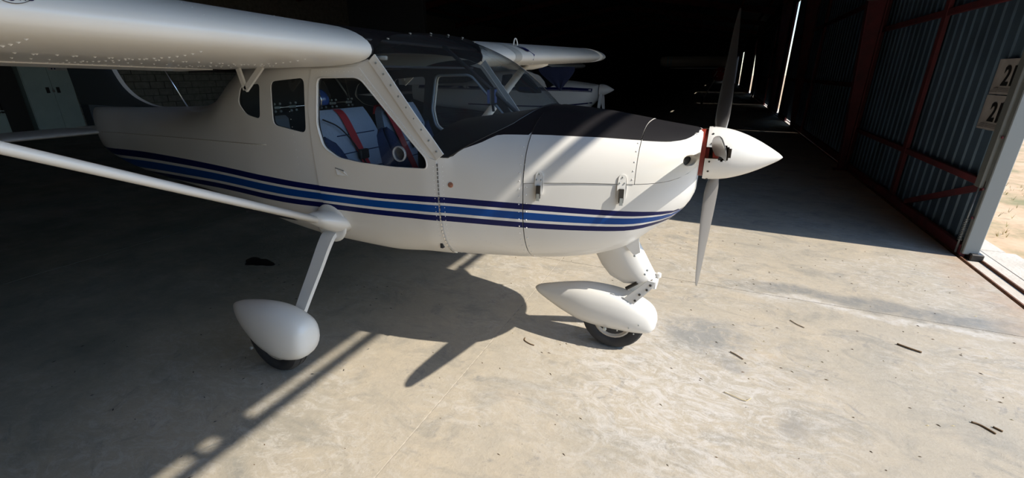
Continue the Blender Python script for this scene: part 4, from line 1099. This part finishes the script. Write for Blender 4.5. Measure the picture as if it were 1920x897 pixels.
# ---------------- landing gear
def body_of_revolution(S, yc, n=20):
    R = []
    for x, zlo, zhi, w in S:
        c, h = (zlo + zhi) / 2, (zhi - zlo) / 2; q = []
        for k in range(n):
            a = 2 * PI * k / n; ca, sa = math.cos(a), math.sin(a); q.append((x, yc + w * (abs(ca) ** .85) * (1 if ca > 0 else -1), c + h * (abs(sa) ** .85) * (1 if sa > 0 else -1)))
        R.append(q)
    return R
def smoothS(S, n=5):
    return [tuple(p) for p in catmull(S, n)]
MS = [(-1.668, .25, .28, .015), (-1.676, .20, .32, .050), (-1.705, .145, .355, .078), (-1.765, .108, .380, .095), (-1.85, .088, .396, .104), (-1.94, .094, .400, .102), (-2.03, .128, .392, .092), (-2.12, .185, .378, .072), (-2.19, .240, .364, .048), (-2.235, .282, .348, .024)]
def wheel(x, y, r, w, parent, axr=.5):
    pr_ = [(-w / 2 * .55, r * .58), (-w / 2 * .85, r * .66), (-w / 2, r * .80), (-w / 2 * .86, r * .93), (-w / 2 * .55, r * .99), (-.022, r), (-.020, r * .975), (-.014, r * .975), (-.012, r), (.012, r), (.014, r * .975), (.020, r * .975), (.022, r), (w / 2 * .55, r * .99), (w / 2 * .86, r * .93), (w / 2, r * .80), (w / 2 * .85, r * .66), (w / 2 * .55, r * .58)]
    ty = autosmooth(MB().lathe((x, y, r), (0, 1, 0), pr_, 40).build('tyre', RUBBER, parent), 35)
    hb = autosmooth(MB().lathe((x, y, r), (0, 1, 0), [(-w * .40, .02), (-w * .42, .035), (-w * .28, .05), (-w * .26, r * .5), (-w * .40, r * .57), (-w * .36, r * .62), (w * .36, r * .62), (w * .40, r * .57), (w * .26, r * .5), (w * .28, .05), (w * .42, .035), (w * .40, .02)], 28).build('wheel_hub', PALE, ty), 35)
    return ty
for sd in (-1, 1):
    y = YC + sd * .93
    fa = autosmooth(MB().rings(body_of_revolution(smoothS([(-2.235 + (a_ + 2.235) * .94, b_, c_ - .012, d_) for a_, b_, c_, d_ in MS]), y)).build('wheel_fairing', PAINT, AC), 60)
    # lip cut seam and screw
    MB().lathe((-2.035, y + sd * .098, .16), (0, sd, 0), [(0, .009), (.010, .009), (.012, .005)], 8).build('fairing_screw', STEEL, fa)
    wheel(-1.955, y, .182, .10, AC)
    L_ = catmull([(-1.905, .42, .66), (-1.89, .53, .655), (-1.875, .60, .615), (-1.872, .69, .50), (-1.888, .77, .37), (-1.912, .83, .25), (-1.93, .87, .18)], 6)
    R = []
    for i, p in enumerate(L_):
        q = L_[min(i + 1, len(L_) - 1)] - L_[max(i - 1, 0)]; d2 = np.array([0, q[1], q[2]]); d2 /= np.linalg.norm(d2); n2 = np.array([0, -d2[2], d2[1]])
        w_ = .048 - .018 * i / len(L_); 
        R.append([(p[0] + a * w_, YC + sd * (p[1] + n2[1] * b * .011), p[2] + n2[2] * b * .011) for a, b in ((-1, -1), (1, -1), (1, 1), (-1, 1))])
    MB().rings(R).build('main_gear_leg', PAINT, AC)
# nose gear
NSN0 = [(-.128, .26, .285, .012), (-.138, .215, .325, .045), (-.17, .190, .365, .072), (-.24, .180, .40, .092), (-.33, .178, .422, .100), (-.44, .178, .430, .099), (-.54, .190, .425, .090), (-.64, .225, .405, .070), (-.72, .262, .385, .050), (-.79, .300, .365, .030), (-.815, .325, .35, .014)]
NSN = [(x * 1.04, 1.5 - (1.5 - a) * 1.042, 1.5 - (1.5 - b) * 1.042 - .014, w) for x, a, b, w in NSN0]
nfr = autosmooth(MB().rings(body_of_revolution(smoothS(NSN), YC)).build('wheel_fairing', PAINT, AC), 60)
MB().lathe((-.40, YC - .088, .148), (0, -1, 0), [(0, .011), (.010, .011), (.012, .006)], 10).build('fairing_screw', STEEL, nfr)
for x, z in ((-.27, .235), (-.22, .265), (-.24, .205), (-.33, .205)): MB().lathe((x, YC - .092, z - .05), (0, -1, 0), [(0, .004), (.004, .004)], 6).build('fairing_screw', STEEL, nfr)
wheel(-.37, YC, .178, .095, AC)
# leg fairing: teardrop sleeve
R = []
for s, (xf, zf, xb, zb_) in enumerate(((-.275, .74, -.54, .66), (-.275, .665, -.505, .572), (-.235, .60, -.46, .495), (-.20, .54, -.41, .44), (-.165, .482, -.335, .408))):
    q = []
    for k in range(24):
        a = 2 * PI * k / 24; u = .5 - .5 * math.cos(a); q.append((xf + (xb - xf) * u, YC + math.sin(a) * .062 * (1 - u) ** .35 * (1.08 if u < .6 else 1), zf + (zb_ - zf) * u))
    R.append(q)
lf = autosmooth(MB().rings(R).build('nose_leg_fairing', PAINT, AC), 50)
for x, z in ((-.268, .63), (-.262, .600), (-.20, .505), (-.19, .53)): MB().lathe((x - .02, YC - .058, z), (0, -1, 0), [(0, .006), (.004, .006), (.006, .002)], 8).build('screw', STEEL, lf)
# upper gaiter plate
MB().add([(x, y, z) for y in (YC - .066, YC - .058) for x, z in ((-.275, .74), (-.255, .625), (-.285, .605), (-.36, .68), (-.37, .74))], [(0, 1, 2, 3, 4), (9, 8, 7, 6, 5), (0, 5, 6, 1), (1, 6, 7, 2), (2, 7, 8, 3), (3, 8, 9, 4)]).build('gaiter_plate', PAINT, lf)
fk = MB()
for sd in (-1, 1):
    P = [(-.165, .470), (-.178, .428), (-.262, .318), (-.315, .345), (-.20, .475)]
    v = [(x, YC + sd * (.058 + o), z) for o in (0, .007) for x, z in P]; fk.add(v, [(0, 1, 2, 3, 4), (9, 8, 7, 6, 5)] + [(i, (i + 1) % 5, 5 + (i + 1) % 5, 5 + i) for i in range(5)])
fk.bbox((-.185, YC - .06, .425), (-.155, YC + .06, .475), .006)
fo = fk.build('nose_fork', PAINT, AC)
for x, z in ((-.235, .385), (-.20, .42), (-.255, .345), (-.185, .45)): MB().lathe((x, YC - .065, z), (0, -1, 0), [(0, .0065), (.004, .0065), (.006, .003)], 8).build('fork_bolt', DARKMETAL, fo)
for s_ in (-1, 1): MB().tube([(-.31, YC + .05 * s_, .40), (-.255, YC + .05 * s_, .445)], .010, 8).build('shock_link', DARKMETAL, fo)
MB().lathe((-.155, YC, .478), (0, 0, 1), [(0, .014), (.02, .014), (.024, .008)], 12).build('pivot_cap', PAINT, fo)

# ---------------- propeller and spinner
def propeller(X0, yc, zc, angs, parent, bm, sm, detail=True, Rr=.87):
    prof = [(-.014, .001), (-.014, .120), (.0, .121), (.03, .1195), (.06, .116), (.09, .110), (.12, .101), (.15, .090), (.18, .077), (.21, .062), (.24, .045), (.265, .030), (.285, .017), (.298, .006), (.302, .001)]
    prof2 = []
    for i in range(len(prof) - 1):
        for k in range(3 if detail else 1): prof2.append(tuple(np.array(prof[i]) + (np.array(prof[i + 1]) - np.array(prof[i])) * k / (3 if detail else 1)))
    prof2.append(prof[-1])
    n = 120 if detail else 24; c = (X0, yc, zc); v = []; f = []
    for h, r in prof2:
        for k in range(n): a = 2 * PI * k / n; v.append((X0 + h, yc - math.cos(a) * r, zc + math.sin(a) * r))
    for i in range(len(prof2) - 1):
        for j in range(n):
            h = (prof2[i][0] + prof2[i + 1][0]) / 2; r = (prof2[i][1] + prof2[i + 1][1]) / 2; a = 2 * PI * (j + .5) / n; cut = False
            if detail and r > .1:
                for g_ in angs:
                    w_ = abs((a - g_ + PI) % (2 * PI) - PI) * r
                    if (h < .035 and w_ < .024) or (w_ ** 2 + (h - .056) ** 2 < .035 ** 2): cut = True
            if not cut: f.append((i * n + j, (i + 1) * n + j, (i + 1) * n + (j + 1) % n, i * n + (j + 1) % n))
    sp_ = autosmooth(obj('spinner', v, f, sm, parent), 40)
    if detail:
        for g_ in angs:
            for o in (-.33, .33): 
                a = g_ + o; MB().lathe((X0 + .006, yc - math.cos(a) * .1205, zc + math.sin(a) * .1205), (0, -math.cos(a), math.sin(a)), [(0, .0045), (.003, .0045)], 8).build('spinner_screw', DARKMETAL, sp_)
            for o in (-.75, .75):
                a = g_ + o; MB().lathe((X0 + .006, yc - math.cos(a) * .1205, zc + math.sin(a) * .1205), (0, -math.cos(a), math.sin(a)), [(0, .0045), (.003, .0045)], 8).build('spinner_screw', DARKMETAL, sp_)
        MB().lathe((X0 - .05, yc, zc), (1, 0, 0), [(0, .108), (.034, .108), (.034, .085), (.05, .085)], 40).build('hub_flange', REDRING, parent)
        MB().lathe((X0 - .02, yc, zc), (1, 0, 0), [(0, .06), (.09, .06), (.10, .03)], 30).build('hub', DARKMETAL, parent)
    for g_ in angs:
        u = Vector((0, -math.cos(g_), math.sin(g_))); wv = Vector((0, math.sin(g_), math.cos(g_))); ax = Vector((1, 0, 0)); c = Vector((X0 + .042, yc, zc)); R = []
        for s, chd, th, tw in ((.055, .034, .034, 50), (.11, .036, .034, 52), (.15, .066, .026, 48), (.20, .088, .020, 44), (.27, .100, .016, 38), (.36, .106, .013, 33), (.48, .102, .011, 28), (.60, .092, .009, 24), (.72, .080, .007, 21), (.80, .062, .006, 19), (.85, .040, .005, 18), (.87, .012, .003, 18)):
            s = s * Rr / .87; t = math.radians(tw); cd = wv * math.cos(t) - ax * math.sin(t); nd = wv * math.sin(t) + ax * math.cos(t); q = []
            for k in range(16):
                a = 2 * PI * k / 16; x = math.cos(a); q.append(c + u * s + cd * (chd / 2 * x + (.1 if chd > .05 else 0) * chd) + nd * (th / 2 * math.sin(a) * (1 + .3 * x)))
            R.append(q)
        bl = autosmooth(MB().rings(R).build('propeller_blade', bm, parent), 50)
        if detail:
            MB().lathe(c + u * .05, u, [(0, .030), (.035, .030), (.05, .026)], 20).build('blade_cuff', DARKMETAL, bl)
            MB().bbox((-.026, -.024, 0), (.0, .024, .05), .004, M=Matrix.Translation(c + u * .056) @ Matrix((ax, wv, u)).transposed().to_4x4()).build('blade_clamp', REDRING, bl)
propeller(.0, YC, 1.148, [math.radians(a) for a in (9.5, 130, 250)], AC, BLADEM, PAINT)

# ================================================================== OTHER AIRCRAFT BEHIND
def simple_plane(dx, yc, label, angs, paint, full=True):
    ac = thing('light_aircraft', label, 'aircraft', (-1.5 + dx, yc, 0))
    D = np.array([dx, yc - YC, 0])
    R = []; xsn = [-5.05, -4.5, -3.9, -3.4, -3.05, -2.7, -2.4, -2.0, -1.6, -1.3, -1.08, -.85, -.6, -.4, -.25, -.15, -.08, -.04]
    for X in xsn:
        ts = np.linspace(-1, 1, 14); q = [spt(X, t, -1) for t in ts] + [spt(X, t, 1) for t in ts[::-1][1:-1]]
        zc = sec(X)[2]; lim = 1.36 + (0.19 * max(0, min(1, (-1.12 - X) / .35)))
        R.append([tuple(np.array([p[0], p[1], min(p[2], lim)]) + D) for p in q])
    fu = autosmooth(MB().rings(R).build('fuselage', paint, ac), 45)
    for off, w_, zz in ((.22, .055, None), (.16, .015, None)):
        v = []; 
        for X in np.linspace(-4.8, -.12, 40):
            z = .98 + off - .05 * (X > -.6) * (X + .6); z = min(z, sec(X)[2] - .02)
            for z_ in (z, z - w_): v.append(sp(X, tz(X, z_), -1, .004) + D)
        obj('side_stripe', v, [(2 * i, 2 * i + 2, 2 * i + 3, 2 * i + 1) for i in range(39)], NAVY, ac)
    v = []
    for X in np.linspace(-3.2, -.06, 40):
        z = .80 + .10 * max(0, (X + 1.4) / 1.34) ** 1.6
        for z_ in (z, z - .028): v.append(sp(X, tz(X, z_), -1, .004) + D)
    obj('side_stripe', v, [(2 * i, 2 * i + 2, 2 * i + 3, 2 * i + 1) for i in range(39)], NAVY, ac)
    for W in (WIN_D, WIN_1):
        P = [sp(x, t / KT, -1, .005) + D for x, t in xz(W, True, .08)]; obj('side_window', P, [tuple(range(len(P)))], BLACK, ac)
    v = [ws(u, j / 4, .002) + D for u in us[::4] for j in range(5)]
    obj('windscreen', v, [(i * 5 + j, (i + 1) * 5 + j, (i + 1) * 5 + j + 1, i * 5 + j + 1) for i in range(10) for j in range(4)], glass('dark_screen', (.12, .12, .13), .1), ac, True)
    for sd in (-1, 1):
        MB().rings([[(x + dx, y + yc - YC, z) for x, y, z in section(d, 0, 1.0, n=10, sd=sd)] for d in (0, 2, 4.05)] + [[(x + dx, y + yc - YC, z) for x, y, z in section(4.3, 0, 1.0, n=10, thick=.4, xle=XLE - .06, chord=CH * .93, sd=sd)]]).build('wing', paint, ac, smooth=True)
        MB().tube([(-1.88 + dx, yc + sd * .54, .74), (-1.85 + dx, yc + sd * 2.3, 1.61)], .028, 8, flat=.5).build('wing_strut', paint, ac, smooth=True)
        MB().rings(body_of_revolution([(a + dx, b, c, d) for a, b, c, d in MS], yc + sd * .93, 12)).build('wheel_fairing', paint, ac, smooth=True)
        MB().lathe((-1.955 + dx, yc + sd * .93, .182), (0, 1, 0), [(-.045, .12), (-.05, .15), (-.03, .18), (.03, .18), (.05, .15), (.045, .12)], 20).build('tyre', RUBBER, ac)
        MB().tube([(-1.89 + dx, yc + sd * .45, .62), (-1.86 + dx, yc + sd * .72, .48), (-1.89 + dx, yc + sd * .9, .2)], .03, 6, flat=.4).build('main_gear_leg', paint, ac)
    MB().tube([(-.42 + dx, yc - .0, .66), (-.36 + dx, yc, .2)], .022, 8).build('nose_leg', paint, ac)
    MB().tube([(-.55 + dx, yc, .62), (-.37 + dx, yc, .36)], .014, 6).build('leg_brace', paint, ac)
    MB().lathe((-.37 + dx, yc, .175), (0, 1, 0), [(-.045, .11), (-.05, .15), (-.03, .175), (.03, .175), (.05, .15), (.045, .11)], 20).build('tyre', RUBBER, ac)
    for s in (-1, 1):
        R = [[(x + dx, yc + s * y, z) for x, z in ((-5.0, .985), (-5.35, .975), (-5.7, 1.0), (-5.35, 1.03))] for y in (.05, 1.4)]; MB().rings(R).build('tailplane', paint, ac)
    MB().rings([[(x + dx, yc + y, z) for x, y in ((xf, 0), (xf - .2, .03), (-5.5, .005), (xf - .2, -.03))] for z, xf in ((1.2, -4.3), (1.5, -4.6), (2.2, -4.85))]).build('fin', paint, ac)
    propeller(.0 + dx, yc, 1.148, [math.radians(a) for a in angs], ac, paint, paint, detail=False, Rr=.72)
    return ac
simple_plane(-2.42, 10.45, 'white aircraft with navy side stripes parked behind the near one', (-58, 180 + 58), WHITE2)
# dark cloth hanging from that aircraft's wing
v = []
for i in range(9):
    s = i / 8; x = -2.99 + .66 * s
    for j in range(7):
        t = j / 6; zt_, apex = 1.60, 1.205; xx = x + (-2.58 - x) * max(0, (t - .22) / .78) ** 1.0; v.append((xx, 8.0 + .02 * math.sin(i * 1.7) * t, zt_ + (apex - zt_) * t))
f = [(i * 7 + j, (i + 1) * 7 + j, (i + 1) * 7 + j + 1, i * 7 + j + 1) for i in range(8) for j in range(6)]
vv = v + [(a, b + .006, c) for a, b, c in v]; k = len(v); f += [(k + a, k + d, k + c, k + b) for a, b, c, d in f]
cl = obj('hanging_cloth', vv, f, CLOTHN, None, True); tag(cl, 'dark blue pointed cloth hanging from the wing of the striped aircraft behind', 'cloth')

# third aircraft far down the hangar, seen from the front
t3 = thing('distant_aircraft', 'aircraft far down the hangar showing a pale thick wing and red-striped nose', 'aircraft', (-.4, 25, 0))
R = []
for x, s in ((-2.9, .55), (-2.86, .9), (-2.7, 1), (3.0, 1)):
    if x > 1.9: x = .28
    R.append([(x, 25.0 + .35 * s * (-math.cos(a)) + .35, 2.03 + .25 * s * math.sin(a)) for a in [2 * PI * q / 14 for q in range(14)]])
w3 = MB().rings(R).build('wing', PALE, t3, smooth=True)
for x in (-2.55, -2.40): MB().rings([[(x + o, 25.0 + .36 * (-math.cos(a)) + .35, 2.03 + .256 * math.sin(a)) for a in [2 * PI * q / 14 for q in range(14)]] for o in (0, .07)]).build('wing_stripe', CABM, w3)
MB().bbox((-2.4, 24.98, 1.70), (.2, 25.02, 1.735), .004).build('aileron_edge', WHITE2, t3)
R = [[(-.05 + r * math.cos(a) * 1.1, y, 1.45 + r * math.sin(a)) for a in [2 * PI * q / 14 for q in range(14)]] for y, r in ((24.5, .12), (24.6, .24), (25.2, .34), (27, .36), (30, .10))]
n3 = MB().rings(R).build('fuselage', REDW, t3, smooth=True)
for k in range(4): MB().tube([(-.30 + k * .14, 24.52, 1.33), (-.18 + k * .14, 24.52, 1.60)], .022, 5).build('white_slash', WHITE2, n3)
for x in (-.7, .6): MB().lathe((x, 25.5, .2), (1, 0, 0), [(-.05, .1), (-.05, .2), (.05, .2), (.05, .1)], 14).build('wheel', RUBBER, t3); 
for x in (-.7, .6): MB().tube([(x, 25.5, .2), (-.05 + (.2 if x > 0 else -.2), 25.5, 1.2)], .03, 6).build('gear_leg', PALE, t3)

# ================================================================== SMALL THINGS ON THE FLOOR
def blob(cx, cy, a, b, n=36, seed=1, rough=.22):
    rr = random.Random(seed); ph = [rr.uniform(0, 6.28) for _ in range(6)]
    return [(cx + a * math.cos(t) * (1 + rough * sum(math.sin((k + 2) * t + ph[k]) / (k + 1.5) for k in range(6))), cy + b * math.sin(t) * (1 + rough * sum(math.sin((k + 2) * t + ph[k]) / (k + 1.5) for k in range(6))), .0) for t in [2 * PI * i / n for i in range(n)]]
P = blob(-3.36, 2.32, .12, .085, seed=4, rough=.35); v = P + [(x * .97 - 3.36 * .03, y * .97 + 2.32 * .03, .003) for x, y, _ in P]; n_ = len(P)
os_ = obj('oil_stain', v, [tuple(range(n_, 2 * n_))] + [(i, (i + 1) % n_, n_ + (i + 1) % n_, n_ + i) for i in range(n_)], OIL, None); tag(os_, 'black oil puddle on the shaded floor behind the strut', 'stain')
def twig(pts, r, lab, m=TWIG, cat='twig', name='dry_twig'):
    o = MB().tube(catmull(pts, 5), r, 5).build(name, m, None, smooth=True); tag(o, lab, cat); return o
twig([(.235, 2.10, .004), (.29, 2.08, .006), (.33, 2.07, .005), (.355, 2.09, .012)], .0022, 'pale curled straw on the sunlit floor right of the nose wheel', STRAW, 'straw', 'pale_straw')
twig([(.27, 2.49, .005), (.30, 2.47, .005), (.335, 2.44, .005)], .0032, 'short dark twig on the whitish scuffed floor below the propeller')
twig([(1.17, 2.97, .006), (1.22, 2.94, .007), (1.27, 2.92, .006)], .0055, 'thick brown twig on the floor right of the propeller, towards the door')
twig([(1.27, 2.33, .004), (1.30, 2.32, .004), (1.335, 2.28, .004)], .0045, 'longer brown twig of the pair near the right edge of the floor')
twig([(1.345, 2.33, .004), (1.37, 2.31, .004)], .0045, 'short stub beside the longer brown twig near the right edge')
twig([(-.86, 2.155, .003), (-.85, 2.125, .004), (-.81, 2.105, .004), (-.78, 2.10, .004)], .003, 'thin brown curled stalk on the floor left of the nose wheel shadow')
twig([(.63, 3.03, .004), (.66, 2.99, .004), (.70, 2.96, .004)], .0025, 'thin twig lying beside the grey streak across the sunlit floor')
db = MB(); rr = random.Random(3)
for _ in range(330):
    x, y = rr.uniform(-1.6, 2.0), rr.uniform(.6, 4.7)
    if x < -.2 and rr.random() < .5: continue
    a = rr.uniform(-.9, .3); l = rr.uniform(.002, .012); w_ = rr.uniform(.001, .0028); dx, dy = math.cos(a) * l, math.sin(a) * l; nx, ny = -math.sin(a) * w_, math.cos(a) * w_
    db.add([(x - dx, y - dy, .001), (x + nx, y + ny, .001), (x + dx, y + dy, .001), (x - nx, y - ny, .001), (x, y, .005)], [(0, 4, 1), (1, 4, 2), (2, 4, 3), (3, 4, 0), (0, 1, 2, 3)], 0 if rr.random() < .7 else 1)
dbo = db.build('floor_debris', [TWIG, STRAW]); dbo['kind'] = 'stuff'; tag(dbo, 'crumbs of dry leaf and straw scattered over the sunlit concrete floor', 'debris')
db = MB()
for _ in range(60):
    x, y = rr.uniform(-3.2, -1.6), rr.uniform(.7, 2.4); a = rr.uniform(0, 6); l = rr.uniform(.003, .012); dx, dy = math.cos(a) * l, math.sin(a) * l
    db.add([(x - dx, y - dy, .001), (x - dy * .3, y + dx * .3, .001), (x + dx, y + dy, .001), (x + dy * .3, y - dx * .3, .001), (x, y, .004)], [(0, 4, 1), (1, 4, 2), (2, 4, 3), (3, 4, 0)])
dbo = db.build('floor_debris', BLACK); dbo['kind'] = 'stuff'; tag(dbo, 'dark crumbs scattered on the shaded floor round the main wheel', 'debris')
